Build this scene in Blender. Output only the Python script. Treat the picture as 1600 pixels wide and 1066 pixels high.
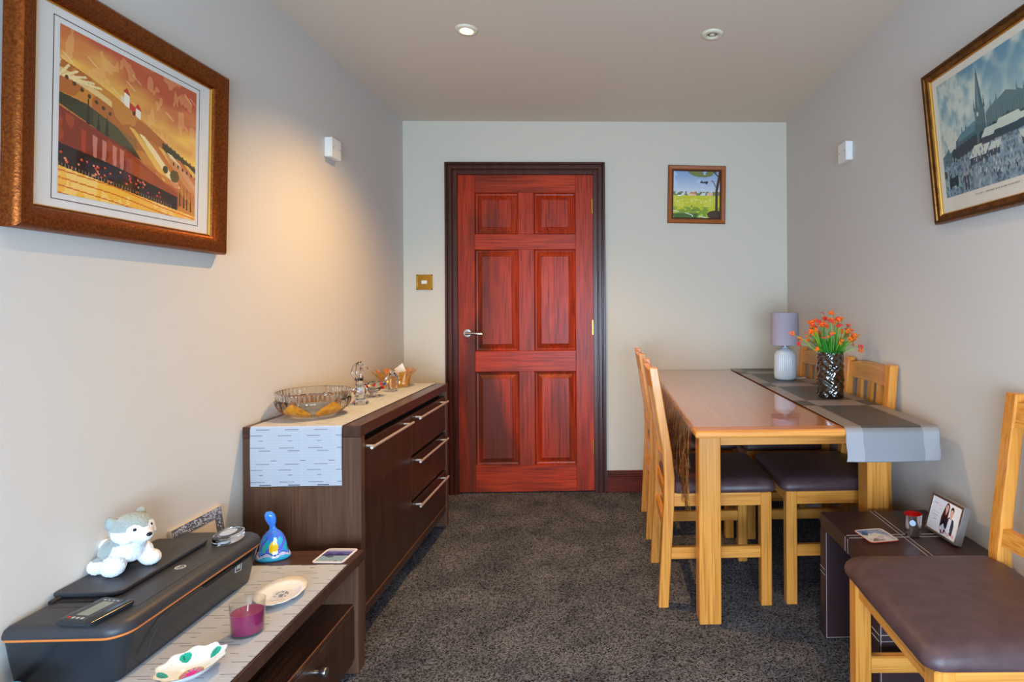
import bpy, bmesh, math, random
import numpy as np
from mathutils import Vector, Matrix
random.seed(7); rng = np.random.RandomState(11)
for o in list(bpy.data.objects): bpy.data.objects.remove(o)
COL = bpy.context.scene.collection
PI = math.pi

# ---------------------------------------------------------------- camera, world, light, exposure
FPX = 880.0; CAMH = 1.165
def make_camera():
    psi, roll = -.03, -.006
    ppx, ppy = 973.4, 477.8
    fw = Vector((-math.sin(psi), math.cos(psi), 0)); r0 = Vector((math.cos(psi), math.sin(psi), 0)); u0 = Vector((0, 0, 1))
    c, s = math.cos(roll), math.sin(roll)
    R = r0*c + u0*s; U = -r0*s + u0*c
    cd = bpy.data.cameras.new('camera'); cam = bpy.data.objects.new('camera', cd); COL.objects.link(cam)
    m = Matrix((R, U, -fw)).transposed().to_4x4(); m.translation = Vector((0, 0, CAMH)); cam.matrix_world = m
    cd.sensor_fit = 'HORIZONTAL'; cd.sensor_width = 36; cd.lens = FPX/1600*36
    cd.shift_x = (800-ppx)/1600; cd.shift_y = (ppy-533)/1600
    cd.clip_start = .02; cd.clip_end = 100
    bpy.context.scene.camera = cam
make_camera()
sc = bpy.context.scene
sc.view_settings.view_transform = 'Standard'; sc.view_settings.look = 'None'
sc.view_settings.gamma = 1; sc.view_settings.use_curve_mapping = False
sc.view_settings.exposure = 0.18
world = bpy.data.worlds.new('sky'); sc.world = world; world.use_nodes = True
world.node_tree.nodes['Background'].inputs[0].default_value = (.75, .88, 1, 1)
world.node_tree.nodes['Background'].inputs[1].default_value = 1.0
def area(name, loc, rot, sx, sy, e, col):
    l = bpy.data.lights.new(name, 'AREA'); l.shape = 'RECTANGLE'; l.size = sx; l.size_y = sy; l.energy = e; l.color = col
    o = bpy.data.objects.new(name, l); COL.objects.link(o); o.location = loc; o.rotation_euler = rot; return o
# daylight entering by the patio window behind the camera
area('window_daylight', (0, -1.5, .80), (PI/2-.35, 0, 0), 2.0, 1.1, 178, (.54, .75, 1))
def spot(name, loc, e, ang=125, col=(1, .58, .19), blend=.75, rad=.02):
    l = bpy.data.lights.new(name, 'SPOT'); l.energy = e; l.color = col; l.spot_size = math.radians(ang); l.spot_blend = blend; l.shadow_soft_size = rad
    o = bpy.data.objects.new(name, l); COL.objects.link(o); o.location = loc; return o
CEIL = 2.32; XL, XR, YB, YR = -1.255, 1.148, 3.534, -1.3
LIT = (-.574, 2.364)
spot('downlight_beam', (LIT[0], LIT[1], CEIL-.02), 112, ang=128, blend=1)
spot('downlight_beam', (-.574, .75, CEIL-.02), 10, ang=130)
spot('downlight_beam', (.459, .75, CEIL-.02), 24, ang=140)

# ---------------------------------------------------------------- helpers
def s2l(c):
    if isinstance(c, np.ndarray): return np.where(c <= .04045, c/12.92, ((c+.055)/1.055)**2.4)
    return tuple((v/12.92 if v <= .04045 else ((v+.055)/1.055)**2.4) for v in (x/255 for x in c))
def rgb(r, g, b): return s2l((r, g, b)) + (1,)
MATS = {}
def mat(name, color=(200, 200, 200), rough=.5, metal=0., spec=.5, trans=0., ior=1.45, coat=0., bump=0., bscale=200., mix=None, mscale=(8, 8, 8), msharp=(.35, .65), emit=None, estr=0., vc=False, sheen=0., detail=5.):
    m = bpy.data.materials.new(name); m.use_nodes = True; N = m.node_tree.nodes; L = m.node_tree.links
    b = N['Principled BSDF']
    b.inputs['Base Color'].default_value = rgb(*color); b.inputs['Roughness'].default_value = rough; b.inputs['Metallic'].default_value = metal
    b.inputs['Specular IOR Level'].default_value = spec; b.inputs['Transmission Weight'].default_value = trans; b.inputs['IOR'].default_value = ior
    b.inputs['Coat Weight'].default_value = coat; b.inputs['Coat Roughness'].default_value = .06; b.inputs['Sheen Weight'].default_value = sheen
    tc = N.new('ShaderNodeTexCoord')
    if vc:
        a = N.new('ShaderNodeVertexColor'); a.layer_name = 'Col'; L.new(a.outputs[0], b.inputs['Base Color'])
    elif mix:
        mp = N.new('ShaderNodeMapping'); mp.inputs['Scale'].default_value = mscale; L.new(tc.outputs['Object'], mp.inputs[0])
        n = N.new('ShaderNodeTexNoise'); n.inputs['Scale'].default_value = 1; n.inputs['Detail'].default_value = detail; n.inputs['Distortion'].default_value = .4
        L.new(mp.outputs[0], n.inputs['Vector'])
        cr = N.new('ShaderNodeValToRGB'); cr.color_ramp.elements[0].position = msharp[0]; cr.color_ramp.elements[1].position = msharp[1]
        cr.color_ramp.elements[0].color = rgb(*color); cr.color_ramp.elements[1].color = rgb(*mix)
        L.new(n.outputs['Fac'], cr.inputs[0]); L.new(cr.outputs[0], b.inputs['Base Color'])
    if bump:
        n2 = N.new('ShaderNodeTexNoise'); n2.inputs['Scale'].default_value = bscale; n2.inputs['Detail'].default_value = 3; L.new(tc.outputs['Object'], n2.inputs['Vector'])
        bp = N.new('ShaderNodeBump'); bp.inputs['Strength'].default_value = bump; bp.inputs['Distance'].default_value = .002
        L.new(n2.outputs['Fac'], bp.inputs['Height']); L.new(bp.outputs[0], b.inputs['Normal'])
    if emit:
        b.inputs['Emission Color'].default_value = rgb(*emit); b.inputs['Emission Strength'].default_value = estr
    MATS[name] = m; return m
def wood(name, c1, c2, c3, axis, rough=.35, fine=60., coat=0., bump=.12, spec=.5, big=None, bigf=(.45, .7)):
    """grain runs along axis"""
    m = mat(name, c1, rough, coat=coat, spec=spec); N = m.node_tree.nodes; L = m.node_tree.links; b = N['Principled BSDF']
    tc = N.new('ShaderNodeTexCoord')
    def nz(sc_long, sc_cross, det, dist, w=0):
        s = [sc_cross]*3; s[axis] = sc_long
        mp = N.new('ShaderNodeMapping'); mp.inputs['Scale'].default_value = s; mp.inputs['Location'].default_value = (w, w*1.7, w*.6); L.new(tc.outputs['Object'], mp.inputs[0])
        n = N.new('ShaderNodeTexNoise'); n.inputs['Scale'].default_value = 1; n.inputs['Detail'].default_value = det; n.inputs['Distortion'].default_value = dist
        L.new(mp.outputs[0], n.inputs['Vector']); return n
    a = nz(1.6, 22, 3, 1.2); f = nz(4, fine*3, 4, .2, 3)
    cr = N.new('ShaderNodeValToRGB'); cr.color_ramp.elements[0].position = .32; cr.color_ramp.elements[1].position = .68
    cr.color_ramp.elements[0].color = rgb(*c1); cr.color_ramp.elements[1].color = rgb(*c2); L.new(a.outputs['Fac'], cr.inputs[0])
    cr2 = N.new('ShaderNodeValToRGB'); cr2.color_ramp.elements[0].position = .46; cr2.color_ramp.elements[1].position = .72
    cr2.color_ramp.elements[0].color = (0, 0, 0, 1); cr2.color_ramp.elements[1].color = (1, 1, 1, 1); L.new(f.outputs['Fac'], cr2.inputs[0])
    mx = N.new('ShaderNodeMix'); mx.data_type = 'RGBA'; mx.inputs['B'].default_value = rgb(*c3)
    L.new(cr2.outputs[0], mx.inputs['Factor']); L.new(cr.outputs[0], mx.inputs['A'])
    out = mx.outputs['Result']
    if big:
        g = nz(.8, 3.2, 3, .8, 9); cr3 = N.new('ShaderNodeValToRGB'); cr3.color_ramp.elements[0].position = bigf[0]; cr3.color_ramp.elements[1].position = bigf[1]
        cr3.color_ramp.elements[0].color = (0, 0, 0, 1); cr3.color_ramp.elements[1].color = (.85, .85, .85, 1); L.new(g.outputs['Fac'], cr3.inputs[0])
        m2 = N.new('ShaderNodeMix'); m2.data_type = 'RGBA'; m2.inputs['B'].default_value = rgb(*big); L.new(cr3.outputs[0], m2.inputs['Factor']); L.new(out, m2.inputs['A']); out = m2.outputs['Result']
    L.new(out, b.inputs['Base Color'])
    bp = N.new('ShaderNodeBump'); bp.inputs['Strength'].default_value = bump; bp.inputs['Distance'].default_value = .0015; L.new(f.outputs['Fac'], bp.inputs['Height']); L.new(bp.outputs[0], b.inputs['Normal'])
    return m
def clear(name, tint=(255, 255, 255), refl=.5, rough=.03, base=.04, bump=0, bscale=30, bdist=.004):
    """thin clear sheet: transparent with a fresnel reflection"""
    m = bpy.data.materials.new(name); m.use_nodes = True; N = m.node_tree.nodes; L = m.node_tree.links
    N.remove(N['Principled BSDF']); out = N['Material Output']
    t = N.new('ShaderNodeBsdfTransparent'); t.inputs[0].default_value = rgb(*tint)
    g = N.new('ShaderNodeBsdfGlossy'); g.inputs['Roughness'].default_value = rough; g.inputs[0].default_value = (.95, .95, .95, 1)
    fr = N.new('ShaderNodeFresnel'); ge = N.new('ShaderNodeNewGeometry'); mi = N.new('ShaderNodeMath'); mi.operation = 'MULTIPLY_ADD'; mi.inputs[1].default_value = 1/1.45-1.45; mi.inputs[2].default_value = 1.45; L.new(ge.outputs['Backfacing'], mi.inputs[0]); L.new(mi.outputs[0], fr.inputs[0])
    ma = N.new('ShaderNodeMath'); ma.operation = 'MULTIPLY_ADD'; ma.inputs[1].default_value = refl; ma.inputs[2].default_value = base; L.new(fr.outputs[0], ma.inputs[0])
    mx = N.new('ShaderNodeMixShader'); L.new(ma.outputs[0], mx.inputs[0]); L.new(t.outputs[0], mx.inputs[1]); L.new(g.outputs[0], mx.inputs[2]); L.new(mx.outputs[0], out.inputs[0])
    if bump:
        tc = N.new('ShaderNodeTexCoord'); n2 = N.new('ShaderNodeTexNoise'); n2.inputs['Scale'].default_value = bscale; L.new(tc.outputs['Object'], n2.inputs['Vector'])
        bp = N.new('ShaderNodeBump'); bp.inputs['Strength'].default_value = bump; bp.inputs['Distance'].default_value = bdist
        L.new(n2.outputs['Fac'], bp.inputs['Height']); L.new(bp.outputs[0], g.inputs['Normal']); L.new(bp.outputs[0], fr.inputs['Normal'])
    MATS[name] = m; return m

def B(): return bmesh.new()
def add_box(bm, x0, x1, y0, y1, z0, z1, bev=0., seg=1):
    t = bmesh.new(); bmesh.ops.create_cube(t, size=1)
    for v in t.verts: v.co = Vector(((x0+x1)/2+v.co.x*(x1-x0), (y0+y1)/2+v.co.y*(y1-y0), (z0+z1)/2+v.co.z*(z1-z0)))
    if bev: bmesh.ops.bevel(t, geom=t.edges[:], offset=bev, segments=seg, affect='EDGES', profile=.5)
    merge(bm, t); return bm
def merge(bm, t, M=None):
    me = bpy.data.meshes.new('tmp'); 
    if M is not None: t.transform(M)
    t.to_mesh(me); t.free(); bm.from_mesh(me); bpy.data.meshes.remove(me)
def box(*a, **k): return add_box(bmesh.new(), *a, **k)
def add_prism(bm, pts, axis, a, b, bev=0.):
    """pts polygon in the other two axes, extruded along axis from a to b"""
    t = bmesh.new()
    def mk(p, h):
        c = list(p); c.insert(axis, h); return c
    v0 = [t.verts.new(mk(p, a)) for p in pts]; v1 = [t.verts.new(mk(p, b)) for p in pts]
    t.faces.new(v0); t.faces.new(v1[::-1]); n = len(pts)
    for i in range(n): t.faces.new((v0[i], v1[i], v1[(i+1) % n], v0[(i+1) % n]))
    bmesh.ops.recalc_face_normals(t, faces=t.faces[:])
    if bev: bmesh.ops.bevel(t, geom=t.edges[:], offset=bev, segments=1, affect='EDGES')
    merge(bm, t); return bm
def add_lathe(bm, prof, n=32, c=(0, 0, 0), rad=None, capb=True, capt=False, ex=1., ey=1., zf=None):
    rings = []
    for (r, z) in prof:
        ring = []
        for k in range(n):
            a = 2*PI*k/n; rr = r*(rad(a, z) if rad else 1); zz = z + (zf(a, r) if zf else 0)
            ring.append(bm.verts.new((c[0]+rr*math.cos(a)*ex, c[1]+rr*math.sin(a)*ey, c[2]+zz)))
        rings.append(ring)
    for i in range(len(rings)-1):
        for k in range(n):
            bm.faces.new((rings[i][k], rings[i][(k+1) % n], rings[i+1][(k+1) % n], rings[i+1][k]))
    if capb: bm.faces.new(rings[0][::-1])
    if capt: bm.faces.new(rings[-1])
    return bm
def lathe(prof, n=32, **k): return add_lathe(bmesh.new(), prof, n, **k)
def add_tube(bm, pts, r, n=8, caps=True):
    pts = [Vector(p) for p in pts]; rings = []; rs = r if isinstance(r, (list, tuple)) else [r]*len(pts)
    up = Vector((0, 0, 1)); prev = None
    for i, p in enumerate(pts):
        d = (pts[min(i+1, len(pts)-1)]-pts[max(i-1, 0)]).normalized()
        if prev is None:
            a = d.cross(up if abs(d.z) < .9 else Vector((1, 0, 0))).normalized()
        else: a = (prev - d*prev.dot(d)).normalized()
        prev = a; b = d.cross(a)
        rings.append([bm.verts.new(p + (a*math.cos(2*PI*k/n)+b*math.sin(2*PI*k/n))*rs[i]) for k in range(n)])
    for i in range(len(rings)-1):
        for k in range(n): bm.faces.new((rings[i][k], rings[i][(k+1) % n], rings[i+1][(k+1) % n], rings[i+1][k]))
    if caps: bm.faces.new(rings[0][::-1]); bm.faces.new(rings[-1])
    bmesh.ops.recalc_face_normals(bm, faces=bm.faces[:]); return bm
def tube(*a, **k): return add_tube(bmesh.new(), *a, **k)
def rr_loop(hx, hy, r, q=5, rear=1):
    r = max(min(r, hx-.0002, hy-.0002), .0001)
    out = []
    r_all = r
    for (sx, sy, a0) in ((1, 1, 0), (-1, 1, PI/2), (-1, -1, PI), (1, -1, 1.5*PI)):
        r = r_all*(rear if sx < 0 else 1)
        for i in range(q+1):
            a = a0+PI/2*i/q; out.append((sx*(hx-r)+r*math.cos(a), sy*(hy-r)+r*math.sin(a)))
    return out
def add_stack(bm, rings, c=(0, 0, 0), q=5, rear=1):
    """rings of rounded rectangles (hx, hy, r, z[, ox, oy])"""
    vr = []
    for rg in rings:
        hx, hy, r, z = rg[:4]; ox, oy = (rg[4], rg[5]) if len(rg) > 4 else (0, 0)
        vr.append([bm.verts.new((c[0]+ox+x, c[1]+oy+y, c[2]+z)) for x, y in rr_loop(hx, hy, r, q, rear)])
    n = len(vr[0])
    for i in range(len(vr)-1):
        for k in range(n): bm.faces.new((vr[i][k], vr[i][(k+1) % n], vr[i+1][(k+1) % n], vr[i+1][k]))
    bm.faces.new(vr[0][::-1]); bm.faces.new(vr[-1]); return bm
def add_ball(bm, c, r, sub=2):
    t = bmesh.new(); bmesh.ops.create_icosphere(t, subdivisions=sub, radius=1)
    rr = r if isinstance(r, (tuple, list)) else (r, r, r)
    for v in t.verts: v.co = Vector((c[0]+v.co.x*rr[0], c[1]+v.co.y*rr[1], c[2]+v.co.z*rr[2]))
    merge(bm, t); return bm
def obj(name, bm, m, parent=None, smooth=False, world=False, recalc=False):
    if world and parent: bmesh.ops.translate(bm, verts=bm.verts[:], vec=-parent.location)
    if recalc: bmesh.ops.recalc_face_normals(bm, faces=bm.faces[:])
    me = bpy.data.meshes.new(name); bm.to_mesh(me); bm.free()
    o = bpy.data.objects.new(name, me); COL.objects.link(o)
    if m: me.materials.append(MATS[m] if isinstance(m, str) else m)
    if smooth:
        me.polygons.foreach_set('use_smooth', [True]*len(me.polygons))
        if smooth == 'auto': me.set_sharp_from_angle(angle=math.radians(40))
    if parent: o.parent = parent
    return o
def thing(name, label, cat, loc=(0, 0, 0), rotz=0, group=None):
    o = bpy.data.objects.new(name, None); COL.objects.link(o); o.empty_display_size = .05
    o.location = loc; o.rotation_euler = (0, 0, rotz); o['label'] = label; o['category'] = cat
    if group: o['group'] = group
    return o
def tag(o, label, cat, group=None):
    o['label'] = label; o['category'] = cat
    if group: o['group'] = group
    return o
def struct(name, bm, m, parent=None, **k):
    o = obj(name, bm, m, parent, **k)
    if not parent: o['kind'] = 'structure'
    return o
def sempty(name, loc=(0, 0, 0)):
    o = bpy.data.objects.new(name, None); COL.objects.link(o); o.location = loc; o['kind'] = 'structure'; return o
def grid(name, nx, ny, pos, img, m, parent=None, closed=False):
    """painted sheet: nx by ny cells, pos(u,v)->xyz arrays, img (ny,nx,3) sRGB 0..1 (row 0 = v 0)"""
    u = np.linspace(0, 1, nx+1); v = np.linspace(0, 1, ny+1); U, V = np.meshgrid(u, v)
    X, Y, Z = pos(U, V); co = np.stack([X, Y, Z], -1).reshape(-1, 3).astype(np.float32)
    i = np.arange(ny)[:, None]*(nx+1)+np.arange(nx)[None]; F = np.stack([i, i+1, i+nx+2, i+nx+1], -1).reshape(-1, 4)
    me = bpy.data.meshes.new(name); me.vertices.add(len(co)); me.vertices.foreach_set('co', co.ravel())
    me.loops.add(F.size); me.loops.foreach_set('vertex_index', F.ravel().astype(np.int32))
    me.polygons.add(len(F)); me.polygons.foreach_set('loop_start', np.arange(0, F.size, 4, dtype=np.int32)); me.polygons.foreach_set('loop_total', np.full(len(F), 4, dtype=np.int32))
    me.update(calc_edges=True)
    if img is not None:
        c = s2l(np.clip(img, 0, 1)).reshape(-1, 3); c4 = np.ones((len(c)*4, 4), np.float32); c4[:, :3] = np.repeat(c, 4, 0)
        a = me.color_attributes.new('Col', 'FLOAT_COLOR', 'CORNER'); a.data.foreach_set('color', c4.ravel())
    me.polygons.foreach_set('use_smooth', [True]*len(F))
    me.materials.append(MATS[m] if isinstance(m, str) else m)
    o = bpy.data.objects.new(name, me); COL.objects.link(o)
    if parent: o.parent = parent
    return o
# little raster painter: coordinates 0..1, y up
class Cv:
    def __init__(s, w, h, col):
        s.w, s.h = w, h; s.a = np.ones((h, w, 3))*np.array(col)/255.
        x = (np.arange(w)+.5)/w; y = (np.arange(h)+.5)/h; s.X, s.Y = np.meshgrid(x, y)
    def put(s, mask, col, al=1.):
        m = (mask*al)[..., None]; s.a = s.a*(1-m)+np.array(col)/255.*m; return s
    def poly(s, pts, col, al=1.):
        ins = np.zeros_like(s.X, bool); n = len(pts)
        for i in range(n):
            x0, y0 = pts[i]; x1, y1 = pts[(i+1) % n]
            if y0 == y1: continue
            c = ((y0 > s.Y) != (y1 > s.Y)) & (s.X < (x1-x0)*(s.Y-y0)/(y1-y0)+x0); ins ^= c
        return s.put(ins.astype(float), col, al)
    def ell(s, cx, cy, rx, ry, col, al=1., soft=0., rot=0):
        dx = s.X-cx; dy = s.Y-cy; c, q = math.cos(rot), math.sin(rot)
        d = ((dx*c+dy*q)/rx)**2+((-dx*q+dy*c)/ry)**2
        m = np.clip((1-d)/soft, 0, 1) if soft else (d < 1).astype(float)
        return s.put(m, col, al)
    def line(s, pts, wd, col, al=1., asp=1.):
        d = np.full_like(s.X, 9.)
        for (x0, y0), (x1, y1) in zip(pts[:-1], pts[1:]):
            vx, vy = x1-x0, (y1-y0)*asp; L2 = vx*vx+vy*vy+1e-12
            t = np.clip(((s.X-x0)*vx+(s.Y-y0)*asp*vy)/L2, 0, 1); d = np.minimum(d, np.hypot(s.X-x0-t*vx, (s.Y-y0)*asp-t*vy))
        return s.put((d < wd/2).astype(float), col, al)
    def noise(s, fx, fy, seed=0):
        r = np.random.RandomState(seed); o = np.zeros_like(s.X); amp = 1
        for k in range(3):
            nx, ny = int(fx*2**k)+2, int(fy*2**k)+2; g = r.rand(ny+1, nx+1); x = s.X*(nx-1); y = s.Y*(ny-1); i = x.astype(int); j = y.astype(int)
            fx_ = x-i; fy_ = y-j; fx_ = fx_*fx_*(3-2*fx_); fy_ = fy_*fy_*(3-2*fy_)
            o += amp*((g[j, i]*(1-fx_)+g[j, i+1]*fx_)*(1-fy_)+(g[j+1, i]*(1-fx_)+g[j+1, i+1]*fx_)*fy_); amp *= .5
        return o/1.75

# ---------------------------------------------------------------- materials
mat('wall_paint', (206, 201, 194), .75, spec=.2, bump=.04, bscale=350)
mat('wall_paint_back', (210, 201, 184), .75, spec=.2, bump=.04, bscale=350)
mat('ceiling_paint', (216, 202, 184), .8, spec=.15)
mat('white_plastic', (228, 226, 220), .35)
mat('bezel_white', (222, 214, 190), .35)
mat('screw', (150, 145, 135), .35, metal=1)
mat('brass', (196, 150, 60), .25, metal=1)
mat('chrome', (215, 212, 208), .16, metal=1)
mat('handle_steel', (232, 224, 214), .38, metal=.75)
mat('satin_chrome', (190, 190, 188), .28, metal=1)
mat('black_gap', (14, 12, 12), .8)
wood('oak_x', (224, 154, 70), (208, 134, 50), (184, 110, 40), 0, .34, coat=.15)
wood('oak_y', (224, 154, 70), (208, 134, 50), (184, 110, 40), 1, .34, coat=.15)
wood('oak_top', (204, 134, 74), (188, 114, 58), (166, 96, 48), 1, .3, coat=.3, bump=.03)
wood('oak_top_x', (206, 138, 76), (190, 118, 60), (168, 98, 48), 0, .3, coat=.3, bump=.03)
wood('oak_z', (224, 154, 70), (208, 134, 50), (184, 110, 40), 2, .34, coat=.15)
wood('walnut_x', (84, 56, 42), (66, 42, 31), (50, 31, 24), 0, .3, bump=.1)
wood('walnut_y', (80, 50, 36), (62, 36, 26), (46, 27, 20), 1, .27, bump=.1)
wood('walnut_z', (100, 70, 51), (84, 57, 41), (76, 51, 37), 2, .42, bump=.04, spec=.35)
wood('walnut_front', (72, 46, 31), (59, 36, 24), (49, 29, 19), 2, .34, bump=.05, spec=.3)
mat('walnut_edge', (150, 88, 50), .4)
wood('mahogany_z', (190, 62, 22), (168, 44, 12), (108, 28, 10), 2, .38, fine=40, big=(74, 36, 22), bigf=(.46, .66), spec=.3, bump=.05)
wood('mahogany_x', (190, 62, 22), (168, 44, 12), (108, 28, 10), 0, .38, fine=40, big=(80, 34, 20), bigf=(.48, .72), spec=.3, bump=.05)
wood('casing_wood', (84, 38, 22), (64, 27, 16), (46, 19, 11), 2, .34, fine=40)
wood('skirt_wood', (112, 40, 24), (88, 30, 20), (60, 22, 16), 0, .28, fine=40)
mat('seat_leather', (86, 64, 66), .36, spec=.5, bump=.25, bscale=900, mix=(74, 54, 57), mscale=(30, 30, 30))
mat('table_leather', (58, 40, 42), .36, spec=.5, bump=.3, bscale=900)
mat('thread', (190, 180, 175), .7)
mat('vc_matt', vc=True, rough=.6)
mat('vc_cloth', vc=True, rough=.8, spec=.25, bump=.3, bscale=1200)
mat('vc_vinyl', vc=True, rough=.38, spec=.9, metal=.25, bump=.5, bscale=1500)
mat('vc_gloss', vc=True, rough=.12, coat=.5)
mat('vc_fur', vc=True, rough=.95, spec=.1, bump=1., bscale=260, sheen=.6)
clear('picture_glass', refl=.5, base=.0, rough=.02)
clear('table_vinyl', refl=1.35, base=.01, rough=.06, bump=.2, bscale=5, bdist=.01)
clear('drape_vinyl', refl=1.0, base=.10, rough=.08, tint=(235, 228, 222), bump=.6, bscale=60, bdist=.006)
mat('copper_frame', (150, 82, 32), .33, metal=.85, mix=(112, 56, 22), mscale=(170, 170, 170), bump=.3, bscale=220)
mat('copper_side', (98, 60, 42), .5, metal=.5, mix=(70, 42, 30), mscale=(60, 60, 60))
mat('gilt', (214, 160, 70), .3, metal=.9)
mat('gold_frame', (136, 88, 36), .36, metal=.8, mix=(96, 60, 24), mscale=(40, 40, 40))
mat('dark_gold', (72, 44, 22), .4, metal=.5)
mat('mount_board', (226, 224, 220), .8)
mat('mount_cream', (222, 214, 196), .8)
mat('small_frame', (158, 84, 26), .35, coat=.2)
mat('small_frame_dark', (80, 36, 14), .4)
mat('printer_top', (50, 50, 54), .42, spec=.5, bump=.12, bscale=1500)
mat('printer_body', (36, 41, 46), .22, spec=.5)
mat('printer_orange', (214, 120, 52), .3)
mat('rubber', (20, 20, 22), .6)
mat('screen_grey', (128, 138, 132), .25)
mat('label_grey', (180, 184, 186), .4)
mat('silver_plastic', (170, 170, 170), .35, metal=.6)
mat('red_inside', (214, 24, 20), .25, metal=.5)
mat('mirror_silver', (222, 218, 222), .2, metal=1)
mat('white_label', (176, 194, 220), .4)
mat('lamp_shade', (164, 160, 176), .85, spec=.1, bump=.2, bscale=900)
mat('lamp_ceramic', (196, 206, 214), .2, coat=.4)
mat('lamp_neck', (120, 124, 130), .3, metal=.6)
mat('cable', (200, 198, 196), .4)
mat('stem_green', (84, 170, 30), .5, mix=(30, 120, 30), mscale=(20, 20, 20))
mat('stem_lime', (150, 200, 40), .5)
mat('leaf_dark', (20, 104, 34), .5, mix=(40, 140, 40), mscale=(30, 30, 30))
mat('petal_orange', (246, 112, 16), .6)
mat('petal_red', (226, 54, 40), .6)
mat('petal_pink', (214, 60, 84), .6)
mat('turquoise', (40, 190, 214), .15, coat=.5)
mat('turquoise_dark', (40, 130, 160), .2, coat=.5)
mat('wax', (140, 24, 80), .32, spec=.5)
mat('wick', (232, 224, 210), .8)
mat('tissue', (236, 226, 210), .9)
mat('dog_black', (16, 16, 20), .12)
mat('mosaic_dark', (96, 100, 116), .4)
mat('mosaic_light', (222, 226, 236), .15, metal=.4)
mat('cream_card', (206, 190, 172), .7)
def glass(name, col, rough=.02, tr=1., ior=1.45, bump=0, bscale=60):
    m = mat(name, col, rough, trans=tr, ior=ior, bump=bump, bscale=bscale)
    return m
clear('crystal_thin', tint=(251, 247, 243), refl=.9, base=.01, rough=.02, bump=.2, bscale=140, bdist=.006)
clear('crystal_amber', tint=(232, 150, 30), refl=1.2, base=.08, rough=.05, bump=1., bscale=90, bdist=.006)
clear('clear_smooth', tint=(248, 251, 250), refl=1.0, base=.015, rough=.02)
clear('smoke_glass', tint=(104, 122, 120), refl=1.2, base=.10, rough=.05)
glass('solid_crystal', (240, 242, 246), .02)
mat('glass_red', (190, 20, 24), .15); mat('glass_blue', (44, 52, 130), .15); mat('glass_yellow', (240, 214, 120), .15)
mat('amber_paint', (232, 156, 28), .14, trans=.25, coat=.5, mix=(186, 112, 14), mscale=(60, 60, 60))
# carpet: speckled, short pile
def carpet():
    m = bpy.data.materials.new('carpet'); m.use_nodes = True; N = m.node_tree.nodes; L = m.node_tree.links; b = N['Principled BSDF']
    tc = N.new('ShaderNodeTexCoord')
    def nz(s, d=2, r=.5):
        n = N.new('ShaderNodeTexNoise'); n.inputs['Scale'].default_value = s; n.inputs['Detail'].default_value = d; n.inputs['Roughness'].default_value = r; L.new(tc.outputs['Object'], n.inputs['Vector']); return n
    g = nz(5, 3); f = nz(330, 2, .6)
    vo = N.new('ShaderNodeTexVoronoi'); vo.inputs['Scale'].default_value = 230; L.new(tc.outputs['Object'], vo.inputs['Vector'])
    sx = N.new('ShaderNodeSeparateColor'); L.new(vo.outputs['Color'], sx.inputs[0])
    cr = N.new('ShaderNodeValToRGB'); e = cr.color_ramp.elements; e[0].position = .05; e[0].color = rgb(30, 32, 37); e[1].position = .95; e[1].color = rgb(132, 130, 133)
    L.new(sx.outputs[0], cr.inputs[0])
    cr2 = N.new('ShaderNodeValToRGB'); e = cr2.color_ramp.elements; e[0].position = .35; e[0].color = (.60, .61, .65, 1); e[1].position = .65; e[1].color = (1, 1, 1, 1); L.new(g.outputs['Fac'], cr2.inputs[0])
    mx = N.new('ShaderNodeMix'); mx.data_type = 'RGBA'; mx.blend_type = 'MULTIPLY'; mx.inputs['Factor'].default_value = 1
    L.new(cr.outputs[0], mx.inputs['A']); L.new(cr2.outputs[0], mx.inputs['B']); L.new(mx.outputs['Result'], b.inputs['Base Color'])
    b.inputs['Roughness'].default_value = 1; b.inputs['Specular IOR Level'].default_value = .1
    bp = N.new('ShaderNodeBump'); bp.inputs['Strength'].default_value = 1; bp.inputs['Distance'].default_value = .004; L.new(vo.outputs['Distance'], bp.inputs['Height']); L.new(bp.outputs[0], b.inputs['Normal'])
    MATS['carpet'] = m
carpet()

# ---------------------------------------------------------------- room
struct('floor', box(XL-.1, XR+.1, YR-.1, YB+.15, -.1, 0), 'carpet')
struct('ceiling', box(XL-.1, XR+.1, YR-.1, YB+.15, CEIL, CEIL+.1), 'ceiling_paint')
struct('wall_left', box(XL-.1, XL, YR-.1, YB+.15, 0, CEIL), 'wall_paint')
struct('wall_right', box(XR, XR+.1, YR-.1, YB+.15, 0, CEIL), 'wall_paint')
DX0, DX1, DZ = -.928, -.07, 1.99
bm = box(XL, DX0, YB, YB+.15, 0, CEIL); add_box(bm, DX1, XR, YB, YB+.15, 0, CEIL); add_box(bm, DX0, DX1, YB, YB+.15, DZ, CEIL)
struct('wall_back', bm, 'wall_paint_back')
WX0, WX1, WZ0, WZ1 = -1.0, 1.0, .12, 1.95
bm = box(XL, WX0, YR-.1, YR, 0, CEIL); add_box(bm, WX1, XR, YR-.1, YR, 0, CEIL); add_box(bm, WX0, WX1, YR-.1, YR, 0, WZ0); add_box(bm, WX0, WX1, YR-.1, YR, WZ1, CEIL)
struct('wall_rear', bm, 'wall_paint')
w = sempty('window_1', (0, YR-.05, 0))
bm = box(WX0, WX1, -.03, .03, WZ0, WZ0+.06); add_box(bm, WX0, WX1, -.03, .03, WZ1-.06, WZ1)
for x in (WX0, -.03, WX1-.06): add_box(bm, x, x+.06, -.03, .03, WZ0+.06, WZ1-.06)
obj('window_frame', bm, 'white_plastic', w)
obj('pane', box(WX0+.06, -.03, -.004, .004, WZ0+.06, WZ1-.06), 'picture_glass', w)
obj('pane', box(.03, WX1-.06, -.004, .004, WZ0+.06, WZ1-.06), 'picture_glass', w)
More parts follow.
